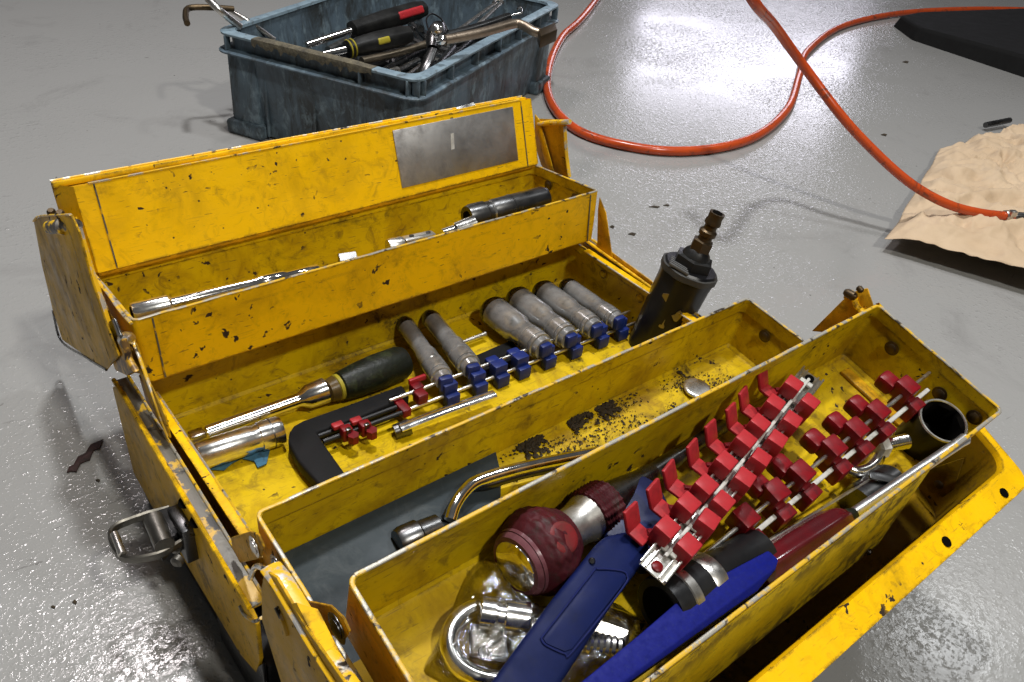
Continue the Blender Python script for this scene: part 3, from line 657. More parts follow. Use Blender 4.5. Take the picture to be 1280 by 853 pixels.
sk = [((504, 402), (556, 477), .0072, .0088, 'leftmost chrome deep socket on the blue rail, next to the dark handle'),
      ((536, 395), (590, 462), .0078, .0096, 'second chrome deep socket from the left on the blue rail'),
      ((612, 385), (680, 436), .0128, .0112, 'fattest deep socket on the blue rail, with a grey rounded end, third from the left'),
      ((643, 371), (712, 424), .0120, .0108, 'chrome deep socket just right of the fattest one on the blue rail'),
      ((675, 362), (744, 412), .0112, .0104, 'fifth chrome deep socket from the left on the blue rail'),
      ((706, 357), (772, 402), .0090, .0090, 'rightmost deep socket on the blue rail, half in shadow by the right wall')]
for a, b, ra, rb, lab in sk:
    ra *= 1.12; rb *= 1.10
    p0, p1 = onC(*a, .016), onC(*b, .019); L = (p1 - p0).length
    t = T('deep_socket', lab, 'socket', p0, 'deep sockets clipped on the blue rail'); k = rb
    shaft('body', p0, p1, [(0, ra * .5), (0, ra * .8), (.04, ra * .93), (.10, ra), (.52, ra * .98), (.58, k * .96), (.70, k * .96), (.71, k), (.735, k), (.74, k * .95), (.90, k * .95), (.905, k), (.93, k), (.935, k * .86), (1, k * .8), (1, .004)], sockm, t)
    shaft('opening', p0 - (p1 - p0) * .012, p0 + (p1 - p0) * .11, [(0, ra * .55), (.0, ra * .75), (.5, ra * 1.0), (.9, ra * 1.03), (1, ra * 1.0)], gunmetal, t)
    shaft('knurled_band', p0.lerp(p1, .76), p0.lerp(p1, .88), [(0, k), (1, k)], sockm, t, rfun=lambda d, a_, r: r * (1 + .025 * (int(a_ * 28 / 6.2832 + .5) % 2)))
    dd = (p1 - p0).normalized()
    vs, fs = g_box(p1 + dd * .001, basis(dd), (.008, .013, .012), .0022); M('seat', vs, fs, blue_clip, t)
vs, fs = g_tube([onC(568, 432, .006), onC(607, 417, .006)], .0022, 10, 2, False); M('steel_rod', vs, fs, silver_r, None, label='short piece of bright steel rod between the second and third deep sockets', cat='rod')
vs, fs = g_prism([onC(*q, .006) for q in ((575, 452), (640, 424), (655, 445), (592, 478))], (0, 0, -.005), .001); M('rubber_block', vs, fs, black_rub, None, label='flat black rubber block under the blue socket rail', cat='block')
vs, fs = g_tube([onC(500, 535, .010), onC(560, 512, .012), onC(618, 492, .012)], .0045, 14, 8, True, flat=.5, up=(0, 0, 1)); M('spanner', vs, fs, chrome, None, label='chrome spanner shank tucked along the front wall beneath the blue socket rail', cat='spanner')
p0, p1 = onC(493, 540, .004), onC(512, 533, .006)
shaft('dark_socket', p0, p1, [(0, .003), (0, .006), (1, .0065), (1, .003)], gunmetal, None, label='small dark socket on the yellow floor under the left end of the rail', cat='socket')

# ================================================================== DIE GRINDER
g0 = onC(826, 408, .018); 
top = onp(897, 266, (.445, .03, .2), (-.30, -1, .1)); 
gb = top - g0; 
def gp(k): return g0 + gb * k
vent_m = m_plain('grey_vent_plastic', (.13, .13, .125), (.06, .06, .06), .4)
t = T('air_grinder', 'black pneumatic die grinder standing upright with a bronze air fitting on top', 'air tool', g0)
Lg = gb.length
def oct_r(d, a, r): return r * (1 + .02 * math.cos(8 * a))
shaft('body', gp(-.25), gp(.56), [(0, .016), (0, .0205), (.06, .0225), (.5, .0236), (.84, .0244), (.9, .0252), (.97, .0258), (1, .0235), (1, .012)], black_gl, t, seg=40, rfun=oct_r)
shaft('collar', gp(.49), gp(.545), [(0, .0255), (.1, .0266), (.9, .0266), (1, .0255)], m_plain('grey_rubber_collar', (.05, .048, .044), (.03, .03, .028), .5), t, seg=40, rfun=oct_r)
a_, b_, c_ = basis(gb); fr = -(V((gp(.5) - CAM).normalized())); fr = (fr - a_ * fr.dot(a_)).normalized(); sd = a_.cross(fr)
for k in range(5):
    c = gp(.47 - .0 * k) + fr * .0192 + a_ * (.016 - .0045 * k) + sd * (-.002)
    vs, fs = g_box(gp(.562) + fr * (.0225 - .0042 * k) - sd * (.0085 + .0008 * k) + a_ * .0004, ((sd * .96 + fr * .25).normalized(), (fr * .96 - sd * .25).normalized(), a_), (.020 - .001 * k, .0021, .0030), .0008); M('vent_rib', vs, fs, vent_m, t)
shaft('hex_collar', gp(.55), gp(.64), [(0, .0175), (.1, .0185), (.9, .0180), (1, .014)], black_pl, t, seg=6, smooth=False)
shaft('reducer', gp(.62), gp(.70), [(0, .0135), (.6, .0120), (1, .0085)], black_pl, t)
shaft('hex_fitting', gp(.69), gp(.78), [(0, .0088), (.08, .0098), (.9, .0098), (1, .007)], brass, t, seg=6, smooth=False)
shaft('air_plug', gp(.77), gp(1.0), [(0, .0066), (.18, .0060), (.22, .0078), (.36, .0080), (.42, .0058), (.55, .0056), (.62, .0074), (.72, .0072), (.80, .0064), (1, .0070), (1, .0045)], brass, t)
shaft('plug_bore', gp(1.0), gp(1.004), [(0, .0046), (1, .0046)], hole_m, t)
for j, (k, s_) in enumerate(((.10, .0), (.22, .004), (.33, -.003), (.05, .006))):
    c = gp(k) + fr * .0236 + sd * s_ * 2.2; poly = [c + a_ * math.sin(q_) * random.uniform(.002, .008) + sd * math.cos(q_) * random.uniform(.0015, .006) for q_ in [i * 6.2832 / 9 for i in range(9)]]
    vs, fs = g_prism(poly, -fr * .001); M('worn_patch', vs, fs, m_metal('worn_patch_metal', (.28, .25, .20), .35, .5, .7, 150) if j == 0 else bpy.data.materials['worn_patch_metal'], t, smooth=False)

# ================================================================== CONTENTS OF TRAY D
t = T('bent_wrench', 'bent chrome rod wrench resting on the slate sheet of the front lower tray', 'wrench', onD(566, 640, .01))
vs, fs = g_tube([onD(563, 650, .010), onD(569, 632, .013), onD(582, 613, .015), onD(600, 600, .016), (onD(650, 585, .016)), onD(712, 572, .013), onD(775, 560, .009)], .0042, 16, 8); M('rod', vs, fs, chrome_bright, t)
vs, fs = g_tube([onD(558, 648, .007), onD(572, 624, .008), onD(590, 608, .009), onD(612, 604, .009), onD(662, 590, .009), onD(775, 568, .006)], .0036, 14, 8); M('second_rod', vs, fs, gunmetal, t)
p0, p1 = onD(497, 680, .007), onD(548, 658, .007)
shaft('round_cap', p0, p1, [(0, .003), (0, .0085), (.1, .0098), (.5, .0100), (.55, .0085), (1, .0080), (1, .004)], gunmetal, None, label='dark round metal cap on the slate sheet, half hidden by the front upper tray', cat='cap')
p0 = onD(871, 487, .001)
shaft('metal_disc', p0, p0 + DN * .003, [(0, .011), (.6, .0115), (.9, .0105), (1, .009)], nickel, None, label='small grey metal disc on the bare yellow floor of the front lower tray', cat='disc')

# ================================================================== CONTENTS OF TRAY E
# ball handled ratchet driver
p0, p1 = onE(645, 707, .024), onE(905, 531, .010); d = p1 - p0; L = d.length; a_ = d.normalized()
t = T('ratchet_driver', 'ratchet screwdriver with maroon rubber ball grip and knurled ring, chrome end cap facing the camera', 'screwdriver', p0)
def knurl(d_, a, r): return r * (1 + .022 * math.sin(a * 18 + d_ * 900) * math.sin(a * 18 - d_ * 900))
bl_ = [(0.012, .0175)] + [(.012 + .155 * i / 40, .0150 + .0075 * math.sin(math.pi * (i / 40) ** .85)) for i in range(1, 40)] + [(.172, .0150), (.18, .012)]
BIG = 1.03
vs, fs = g_lathe(p0, p1, [(k * BIG, r * BIG) for k, r in bl_], 160, lambda d_, a, r: r * (1 + (.050 * max(-.35, min(.35, math.sin(a * 7 + d_ * 110) * math.sin(a * 7 - d_ * 110))) * min(1, max(0, (d_ - .035) * 60)) if d_ < .165 else 0)), EN); M('ball_grip', vs, fs, maroon, t)
shaft('end_ring', p0 - a_ * .0005, p0 + d * .03, [(0, .0135), (.0, .0158), (.25, .0170), (.8, .0182), (1, .0175)], m_plain('worn_pink_ring', (.17, .07, .08), (.08, .02, .025), .25, 60), t, seg=48)
shaft('end_cap', p0 - a_ * .0030, p0 + d * .005, [(0, .0008), (.04, .006), (.2, .0108), (.5, .0134), (1, .0140)], chrome_bright, t, seg=48)
c = p0 + d * .100 + EN * .0228 - a_ * 0; cdir = (EN * .9 + V((-.1, -.35, 0))).normalized()
c = p0 + d * .098 + (cdir - a_ * cdir.dot(a_)).normalized() * .0222; nn = (cdir - a_ * cdir.dot(a_)).normalized()
shaft('red_patch', c - nn * .004, c + nn * .0004, [(0, .0084), (.8, .0082), (.95, .0072), (1, .006)], redpatch, t, seg=32)
shaft('neck', p0 + d * .17, p0 + d * .30, [(0, .0125), (.2, .0112), (.55, .0115), (.8, .0132), (1, .0140)], nickel, t)
vs, fs = g_lathe(p0 + d * .285, p0 + d * .375, [(0, .0130), (.04, .0148)] + [(.06 + .88 * i / 32, .0150) for i in range(33)] + [(.96, .0148), (1, .0125)], 108, lambda d_, a, r: r * (1 + .055 * math.sin(a * 12 + d_ * 22) * math.sin(a * 12 - d_ * 22)), EN); M('knurled_ring', vs, fs, maroon, t)
shaft('cone', p0 + d * .37, p0 + d * .60, [(0, .0125), (.2, .0110), (.75, .0068), (.97, .0062), (1, .0056)], gunmetal, t)
shaft('shank', p0 + d * .60, p0 + d * 1.0, [(0, .0056), (.3, .0056), (.31, .0048), (.98, .0048), (1, .004)], gunmetal, t)

# plastic bag with U bolt
t = T('u_bolt', 'bright steel U-bolt with a white nut plate, inside the clear plastic bag', 'u-bolt', onE(565, 800, 0))
vs, fs = g_tube([onE(*q, .010) for q in ((640, 762), (612, 757), (586, 764), (567, 782), (562, 806), (572, 830), (598, 846), (640, 853), (690, 858))], .0048, 16, 8); M('rod', vs, fs, chrome, t)
vs, fs = g_prism([onE(*q, .012) for q in ((590, 778), (632, 785), (636, 822), (590, 815))], -EN * .006, .001); M('nut_plate', vs, fs, white_pl, t)
c = onE(606, 816, .0125); shaft('hole', c, c + EN * .001, [(0, .0035), (1, .003)], gunmetal, t, seg=16)
shaft('nut', onE(598, 765, .014), onE(660, 775, .014), [(0, .006), (.02, .0085), (.3, .0085), (.31, .007), (.5, .007), (.51, .009), (.98, .009), (1, .006)], chrome, t, seg=12)
shaft('threaded_end', onE(660, 790, .010), onE(775, 812, .010), [(i / 30, .0075 + .0006 * (i % 2)) for i in range(31)], chrome, t)
shaft('nut', onE(735, 785, .010), onE(782, 802, .010), [(0, .006), (.1, .0090), (.9, .0090), (1, .006)], nickel, t, seg=6)
outl = [onE(px, py, 0) for px, py in ((600, 700), (610, 722), (640, 752), (680, 765), (740, 755), (800, 775), (812, 800), (770, 850), (700, 895), (600, 880), (545, 850), (530, 838), (540, 815), (562, 770), (582, 722))]
cen = sum(outl, V()) / len(outl); vs = []; fs = []; NR = 26; NA = 90
oc = catmull(outl + [outl[0]], 6)[:-1]; NA = len(oc)
for i in range(NR + 1):
    k = i / NR
    for j in range(NA):
        p = cen.lerp(oc[j], k); q = p * 55
        hgt = (.0190 * (1 - k ** 5)) * (.80 + .35 * noise.noise(p * 60)) + .0030 * abs(noise.noise(p * 140)) * 2 * (1 - k ** 8) + .0012
        vs.append(p + EN * hgt)
for i in range(NR):
    for j in range(NA): fs.append([i * NA + j, i * NA + (j + 1) % NA, (i + 1) * NA + (j + 1) % NA, (i + 1) * NA + j])
M('plastic_bag', vs, fs, bag_m, None, label='crumpled clear plastic bag around the U-bolt at the left of the front upper tray', cat='bag', sharp=180)

# blue holder
top_h = .036
def pe(x, y, hh=top_h): return onE(x, y, hh)
t = T('blue_holder', 'long navy blue plastic tool grip with a recessed panel, lying across the front upper tray', 'tool grip', pe(700, 760, 0))
poly = [pe(*q) for q in ((585, 890), (613, 853), (690, 748), (745, 679), (757, 668), (783, 662), (806, 668), (815, 682), (802, 706), (770, 748), (702, 853), (680, 890))]
vs, fs = g_prism(poly, -EN * .016, .003, 3); M('body', vs, fs, blue_pl, t)
rec = [pe(*q, top_h + .0006) for q in ((676, 798), (740, 716), (747, 711), (776, 713), (784, 720), (778, 735), (716, 814), (706, 817), (682, 806))]
vs, fs = g_tube(rec + [rec[0]], .00045, 6, 4); M('panel_groove', vs, fs, m_plain('groove_blue', (.006, .012, .09), None, .5), t)
vs, fs = g_prism([pe(*q, top_h + .0006) for q in ((679, 798), (741, 718), (748, 714), (775, 716), (781, 721), (776, 734), (715, 811), (706, 814), (683, 804))], -EN * .002, .0004); M('recessed_panel', vs, fs, blue_pl, t)
vs, fs = g_prism([pe(*q, .026) for q in ((757, 668), (790, 610), (803, 592), (824, 603), (842, 640), (852, 690), (815, 700), (800, 690))], -EN * .018, .002); M('tongue', vs, fs, m_plain('shaded_navy', (.010, .016, .075), (.006, .01, .05), .4), t)
vs, fs = g_lathe(pe(740, 701, top_h + .0004), pe(740, 701, top_h + .0018), [(0, .0018), (1, .0012)], 12); M('screw', vs, fs, gunmetal, t)
# bright blue wedge
t = T('blue_scraper', 'bright blue flat plastic wedge scraper leaning on the front rim of the front upper tray', 'scraper', onE(850, 790, 0))
poly = [onE(*q, .034) for q in ((961, 687), (974, 699), (970, 712), (948, 738), (905, 768), (830, 822), (770, 865), (720, 905), (670, 900), (725, 853), (800, 792), (858, 742), (885, 727))]
vs, fs = g_prism(poly, -EN * .007, .0012, 2); M('blade', vs, fs, blue_br, t)
# black and chrome ring socket
p0, p1 = onE(826, 762, .020), onE(948, 690, .016)
t = T('impact_socket', 'black socket with two worn chrome bands lying between the navy grip and blue scraper', 'socket', p0)
shaft('body', p0, p1, [(0, .012), (0, .0165), (.06, .0172), (.38, .0168), (.40, .0150), (.48, .0150), (.50, .0140), (1, .0135), (1, .008)], black_gl, t, seg=40)
shaft('bore', p0 - (p1 - p0).normalized() * .0004, p0, [(0, .0125), (1, .0125)], hole_m, t)
for a, b, r in ((.12, .20, .0177), (.33, .46, .0172)): shaft('band', p0.lerp(p1, a), p0.lerp(p1, b), [(0, r - .0006), (.1, r), (.9, r), (1, r - .0006)], nickel, t, seg=40)

# the two clip rails ------------------------------------------------
def clip_mesh(name, parts):
    mb = MB()
    for c, s, bv in parts: mb.add(*g_box(c, XYZ, s, bv))
    me = bpy.data.meshes.new(name); me.from_pydata(mb.v, [], mb.f)
    for p in me.polygons: p.use_smooth = True
    me.set_sharp_from_angle(angle=math.radians(35)); return me
def put(me, name, pos, ax, parent, mat=None):
    j = random.uniform(-.07, .07); k = random.uniform(-.05, .05); ax = [V(q) for q in ax]; ax = (ax[0] + ax[1] * j + ax[2] * k, ax[1] - ax[0] * j, ax[2] - ax[0] * k); ax = [q.normalized() for q in ax]
    pos = V(pos) + V((random.uniform(-.0005, .0005), random.uniform(-.0005, .0005), random.uniform(-.0004, .0004)))
    o = bpy.data.objects.new(name, me); S.collection.objects.link(o); o.parent = parent
    m = Matrix.Identity(4); a, b, c = ax
    for i in range(3): m[i][0] = a[i]; m[i][1] = b[i]; m[i][2] = c[i]; m[i][3] = (pos - ORG[parent])[i]
    o.matrix_local = m; ORG[o] = pos; return o
r0, r1 = onE(818, 712, .047), onE(1019, 464, .036)
ra = (r1 - r0).normalized(); rn = (EN - ra * EN.dot(ra)).normalized(); rs = rn.cross(ra)   # rs: towards back-left
Lr = (r1 - r0).length
t = T('clip_rail', 'white and silver socket rail with bright red clips, resting on the navy blue grip', 'socket rail', r0)
mid = (r0 + r1) / 2 - rn * .004
mb = MB(); mb.add(*g_box(mid, (ra, rs, rn), (Lr, .0150, .0012), .0003))
for s_ in (-1, 1): mb.add(*g_box(mid + rs * s_ * .0075 + rn * .0012, (ra, rs, rn), (Lr, .0014, .0036), .0004)); mb.add(*g_box(mid + rs * s_ * .0042 + rn * .001, (ra, rs, rn), (Lr, .0010, .0024), .0003))
mb.make('channel', silver_r, t)
mb = MB(); mb.add(*g_box(mid + rn * .0034, (ra, rs, rn), (Lr * .90, .0022, .0030), .0008))
for i in range(9): mb.add(*g_box(r0 + ra * Lr * (.075 + i * .107) - rn * .0012, (ra, rs, rn), (.0042, .0090, .0018), .0006))
mb.make('ridge', white_pl, t)
for c, m_ in ((r0 + ra * .005 - rn * .0034, m_plain('red_rivet', (.15, .005, .006), None, .35)), (r1 - ra * .006 - rn * .0034, hole_m)):
    vs, fs = g_lathe(c, c + rn * .0018, [(0, .0032), (.7, .0030), (1, .002)], 18); M('end_rivet', vs, fs, m_, t)
cme = clip_mesh('clip', [((0, 0, .0010), (.0114, .0104, .0105), .0010), ((0, .0012, -.0070), (.0080, .0070, .0080), .0006)]); cme.materials.append(red_pl)
cme2 = clip_mesh('clip_side', [((0, 0, .0005), (.0114, .0102, .0102), .0010), ((0, -.0010, -.0075), (.0112, .0076, .0090), .0008)]); cme2.materials.append(red_pl)
# tab: bent leaf
mb = MB(); mb.add(*g_box((0, -.0010, -.0040), XYZ, (.0106, .0105, .0022), .0008))
c_, s_ = math.cos(.62), math.sin(.62); mb.add(*g_box((0, .0072, .0016), ((1, 0, 0), (0, c_, -s_), (0, s_, c_)), (.0124, .0024, .0130), .0010))
tme = bpy.data.meshes.new('clip_tab'); tme.from_pydata(mb.v, [], mb.f); tme.materials.append(red_pl)
for p in tme.polygons: p.use_smooth = True
tme.set_sharp_from_angle(angle=math.radians(35))
left = ((829, 665), (855, 635), (878, 612), (902, 582), (927, 555), (945, 534), (965, 510), (987, 486))
right = ((857, 686), (881, 655), (901, 632), (927, 602), (948, 577), (968, 554), (987, 530), (1008, 507))
tabs = ((803, 660), (830, 630), (849, 605), (877, 577), (900, 553), (925, 530), (941, 509), (964, 484))
def onR(px, py, h): return onp(px, py, r0 + rn * h, rn)
for i in range(8):
    put(cme, 'clip', onR(*left[i], .0025), (ra, rs, rn), t)
    put(cme2, 'clip', onR(*right[i], .0015), (ra, rs, rn), t)
    tb = put(tme, 'clip_tab', onR(*tabs[i], -.002) , (ra, rs, rn), t)
    vs, fs = g_tube([onR(*left[i], -.004), onR(*tabs[i], -.005) - rs * .003], .0018, 8, 2, False); M('clip_neck', vs, fs, dkred_pl, t)

# second, darker rail on its side
s0, s1 = onE(866, 706, .016), onE(1158, 470, .034)
sa = (s1 - s0).normalized(); sn = (EN - sa * EN.dot(sa)).normalized(); ss = sn.cross(sa)
t = T('clip_rail', 'steel socket rail on its side with oily dark red clips, next to the hook bolt', 'socket rail', s0)
vs, fs = g_tube([s0 + sn * .004, s1 + sn * .004], .0013, 10, 2, False); M('rail_rod', vs, fs, silver_r, t)
vs, fs = g_box((s0 + s1) / 2 - ss * .0075 - sn * .001, (sa, ss, sn), ((s1 - s0).length * .93, .0030, .0024), .0008); M('rail_strip', vs, fs, white_pl, t)
dme = clip_mesh('clip_dark', [((0, .0015, .0050), (.0125, .0130, .0130), .0010), ((0, -.0105, -.0040), (.0120, .0080, .0150), .0010), ((0, -.002, -.004), (.0080, .0120, .014), .0006)]); dme.materials.append(dkred_pl)
kme = clip_mesh('clip_knob', [((0, 0, 0), (.0120, .0125, .0115), .0028)]); kme.materials.append(dkred_pl)
dk = ((932, 656), (961, 612), (993, 590), (1033, 557), (1061, 535), (1090, 515), (1131, 488))
for i, q in enumerate(dk):
    c = onp(*q, s0 + sn * .0045, (sn + ss * .0)); k = (c - s0).dot(sa); c = s0 + sa * k
    put(dme, 'clip', c, (sa, ss, sn), t)
    if i: put(kme, 'clip_knob', c + ss * .0125 + sn * .0025 - sa * .003, (sa, ss, sn), t)

# screwdriver with wine red handle
shaft_m = m_metal('satin_steel', (.80, .80, .79), .26, .40, .25)
p0, p1 = onE(940, 726, .016), onE(1058, 648, .020); q1 = onE(1210, 546, .040)
t = T('screwdriver', 'screwdriver with fluted wine-red handle and long bright shaft, along the front rim', 'screwdriver', p0)
vs, fs = g_lathe(p0, p1, [(0, .006), (.02, .0105), (.06, .0118), (.5, .0118), (.84, .0110), (.92, .0095), (.97, .0075), (1, .006)], 96, lambda d_, a, r: r * (1 + .035 * math.cos(a * 8)), EN); M('handle', vs, fs, amber_red, t)
dd = (q1 - p1); shaft('ferrule', p1 - dd * .06, p1 + dd * .06, [(0, .007), (.5, .0062), (1, .0036)], green_blk, t)
shaft('shaft', p1 + dd * .04, q1, [(0, .0036), (.93, .0036), (.97, .0040), (1, .002)], shaft_m, t)
# flat steel strip
t = T('steel_file', 'thin flat steel file with bent end plate lying beside the wine-red screwdriver', 'file', onE(1000, 655, .01))
a, b = onE(940, 688, .018), onE(1090, 597, .020); dd = (b - a).normalized()
vs, fs = g_box((a + b) / 2, basis(dd, EN - V((0, .5, 0))), ((b - a).length, .0042, .0012), .0003); M('blade', vs, fs, nickel, t)
vs, fs = g_prism([onE(*q, .026) for q in ((1087, 588), (1112, 592), (1140, 602), (1150, 610), (1120, 604), (1088, 597))], -EN * .0016, .0004); M('end_plate', vs, fs, gunmetal, t)
p0, p1 = onE(1070, 632, .011), onE(1112, 604, .011)
shaft('deep_socket', p0, p1, [(0, .007), (0, .0120), (.1, .0125), (.7, .0120), (.72, .013), (1, .013), (1, .008)], gunmetal, None, label='short dark chrome socket under the bright shaft, next to the file end plate', cat='socket')
# eye bolt
t = T('hook_bolt', 'galvanised hook bolt with threaded end between the dark red clips and the big black socket', 'bolt', onE(1095, 575, 0))
vs, fs = g_tube([onE(*q, .014) for q in ((1060, 585), (1072, 590), (1085, 586), (1095, 577), (1101, 565))], .0042, 14, 8); M('hook', vs, fs, chrome, t)
p0, p1 = onE(1099, 558, .018), onE(1134, 551, .020)
shaft('thread', p0, p1, [(i / 24, .0044 + .0007 * (i % 2)) for i in range(25)], chrome, t)
shaft('nut', p0 - (p1 - p0) * .12, p0 + (p1 - p0) * .2, [(0, .005), (.1, .0078), (.9, .0078), (1, .005)], white_pl, t, seg=6, smooth=False)
# big black impact socket, opening towards the camera
oc_ = onE(1180, 525, .034); ax_dir = (V(CAM) - oc_).normalized() * .55 + EN * .8 + V((.22, -.05, 0)); ax_dir.normalize()
be = oc_ - ax_dir * .046
t = T('impact_socket', 'large black impact socket with bright worn rim in the right corner of the tray', 'socket', be)
Rk = .0172
vs, fs = g_lathe(be, oc_, [(0, .010), (0, .0150), (.06, .0160), (.5, .0166), (.96, Rk - .0002), (.985, Rk - .0006), (.98, .0153), (.45, .0145)], 48); M('body', vs, fs, black_gl, t)
a_, b_, c_ = basis(ax_dir); vs = []; fs = []; n = 48
def hexr(a): 
    k = (a % (math.pi / 3)) - math.pi / 6; return .0133 / math.cos(k) * .93
for rr, dz in ((lambda a: Rk - .0004, -.0010), (lambda a: Rk - .0009, 0), (lambda a: .0152, 0), (lambda a: .0148, -.0006)):
    for k in range(n):
        an = 2 * math.pi * k / n; vs.append(oc_ + a_ * dz + (b_ * math.cos(an) + c_ * math.sin(an)) * rr(an))
for i in range(3):
    for k in range(n): fs.append([i * n + k, i * n + (k + 1) % n, (i + 1) * n + (k + 1) % n, (i + 1) * n + k])
M('rim', vs, fs, silver_r, t)
vs = []; fs = []
for rr, dz in ((lambda a: .0150, -.0006), (hexr, -.0030), (hexr, -.030)):
    for k in range(n):
        an = 2 * math.pi * k / n; vs.append(oc_ + a_ * dz + (b_ * math.cos(an) + c_ * math.sin(an)) * rr(an))
for i in range(2):
    for k in range(n): fs.append([i * n + k, i * n + (k + 1) % n, (i + 1) * n + (k + 1) % n, (i + 1) * n + k])
fs.append([2 * n + k for k in range(n)])
M('hex_bore', vs, fs, hole_m, t)

# ================================================================== BIN
bf, bl2, br = V((.4905, .5400, 0)), V((.3300, .8300, 0)), V((.9600, .7890, 0))
ub = (br - bf); vb = (bl2 - bf); Lu = ub.length; ub.normalize(); Lv = vb.length; vb = (vb - ub * vb.dot(ub)).normalized()
BT = T('storage_bin', 'dirty blue-grey plastic storage bin full of hand tools behind the toolbox', 'bin', bf)
def bp(u, v, z): return bf + ub * u + vb * v + V((0, 0, z))
def bloop(off, z, r, n=5): return [bp(u, v, z) for u, v in rrect(off, Lu - off, off, Lv - off, r, n)]
def bandmesh(loops, cap=False):
    n = len(loops[0]); vs = [p for l in loops for p in l]; fs = []
    for i in range(len(loops) - 1):
        for k in range(n): fs.append([i * n + k, i * n + (k + 1) % n, (i + 1) * n + (k + 1) % n, (i + 1) * n + k])
    if cap: fs.append([(len(loops) - 1) * n + k for k in range(n)])
    return vs, fs
vs, fs = bandmesh([bloop(.012, .147, .022), bloop(.0125, .12, .022), bloop(.022, .004, .02), bloop(.03, .002, .02)], True); bo = M('bin_wall', vs, fs, binm, BT, sharp=50)
vs, fs = bandmesh([bloop(.015, .150, .020), bloop(.0165, .12, .02), bloop(.028, .010, .018), bloop(.05, .009, .01)], True); M('inner_wall', vs, fs, binm, BT, sharp=50)
vs, fs = bandmesh([bloop(.017, .1475, .020), bloop(.0165, .1515, .020), bloop(.003, .1515, .022), bloop(.0015, .150, .022), bloop(.002, .1470, .022), bloop(.012, .1465, .02)]); M('top_rim', vs, fs, bin_rim, BT, sharp=50)
vs, fs = bandmesh([bloop(.013, .1265, .022), bloop(.001, .1265, .024), bloop(-.002, .1245, .024), bloop(-.002, .1225, .024), bloop(.013, .1215, .022)]); M('lower_rim', vs, fs, binm, BT, sharp=50)
def rib(u, v, along):
    c = bp(u, v, .1368); sz = (.0025, .011, .020) if along == 'u' else (.011, .0025, .020); vs, fs = g_box(c, (ub, vb, (0, 0, 1)), sz, .0004); M('rib', vs, fs, binm, BT)
for k in range(7): rib(.02 + k * (Lu - .04) / 6, .0065, 'u')
for k in (0, 1, 4): rib(.0065, .02 + k * (Lv - .04) / 4, 'v')
rib(.010, .010, 'u')
# corner posts, feet and wall panels
for u, v in ((.0, Lv), (0, 0), (Lu, 0)):
    su = 1 if u == 0 else -1; sv = 1 if v == 0 else -1
    vs, fs = g_box(bp(u + su * .036, v + sv * .036, .064), (ub, vb, (0, 0, 1)), (.050, .050, .120), .006); M('corner_post', vs, fs, binm, BT)
    vs, fs = g_box(bp(u + su * .036, v + sv * .036, .011), (ub, vb, (0, 0, 1)), (.064, .064, .022), .005); M('foot', vs, fs, binm, BT)
for k in range(1, 4):
    vs, fs = g_box(bp(.0165, k * Lv / 4 + .01, .062), (ub, vb, (0, 0, 1)), (.004, .004, .112), .001); M('wall_rib', vs, fs, binm, BT)
vs, fs = g_box(bp(Lu * .45, .018, .055), (ub, vb, (0, 0, 1)), (Lu * .62, .006, .085), .002); M('wall_panel', vs, fs, binm, BT)
# crust of old adhesive on the left rim
tp = []
for i in range(41):
    k = i / 40; wv = .010 + .003 * noise.noise(V((k * 12, 0, 0))); tp.append((k, wv))
vs = []; fs = []
for i, (k, wv) in enumerate(tp):
    v = Lv * (.80 - .58 * k)
    en = min(1, k * 9 + .05, (1 - k) * 7 + .05); dr = .010 * noise.noise(V((k * 26, 8, 2)))
    for j, (du, dz) in enumerate(((.0012, .143 + dr), (.0006, .1475), (.0012, .1518 + .0004 * en), (.004, .1520 + .0024 * en), (.009, .1522 + .0032 * en), (.013, .1518 + .002 * en), (.0168, .1515), (.0175, .146 + dr))):
        vs.append(bp(du, v, dz + .0010 * noise.noise(V((k * 40, j * 2, 1)))))
for i in range(40):
    for j in range(7): fs.append([i * 8 + j, i * 8 + j + 1, (i + 1) * 8 + j + 1, (i + 1) * 8 + j])
M('adhesive_crust', vs, fs, tape, BT)

# ---- tools in the bin
def onZ(px, py, z): return onz(px, py, z)
def rod(name, pts, r, mat, label=None, cat=None, parent=None, seg=12, **k):
    vs, fs = g_tube(pts, r, seg, 8, **k); return M(name, vs, fs, mat, parent, label=label, cat=cat)
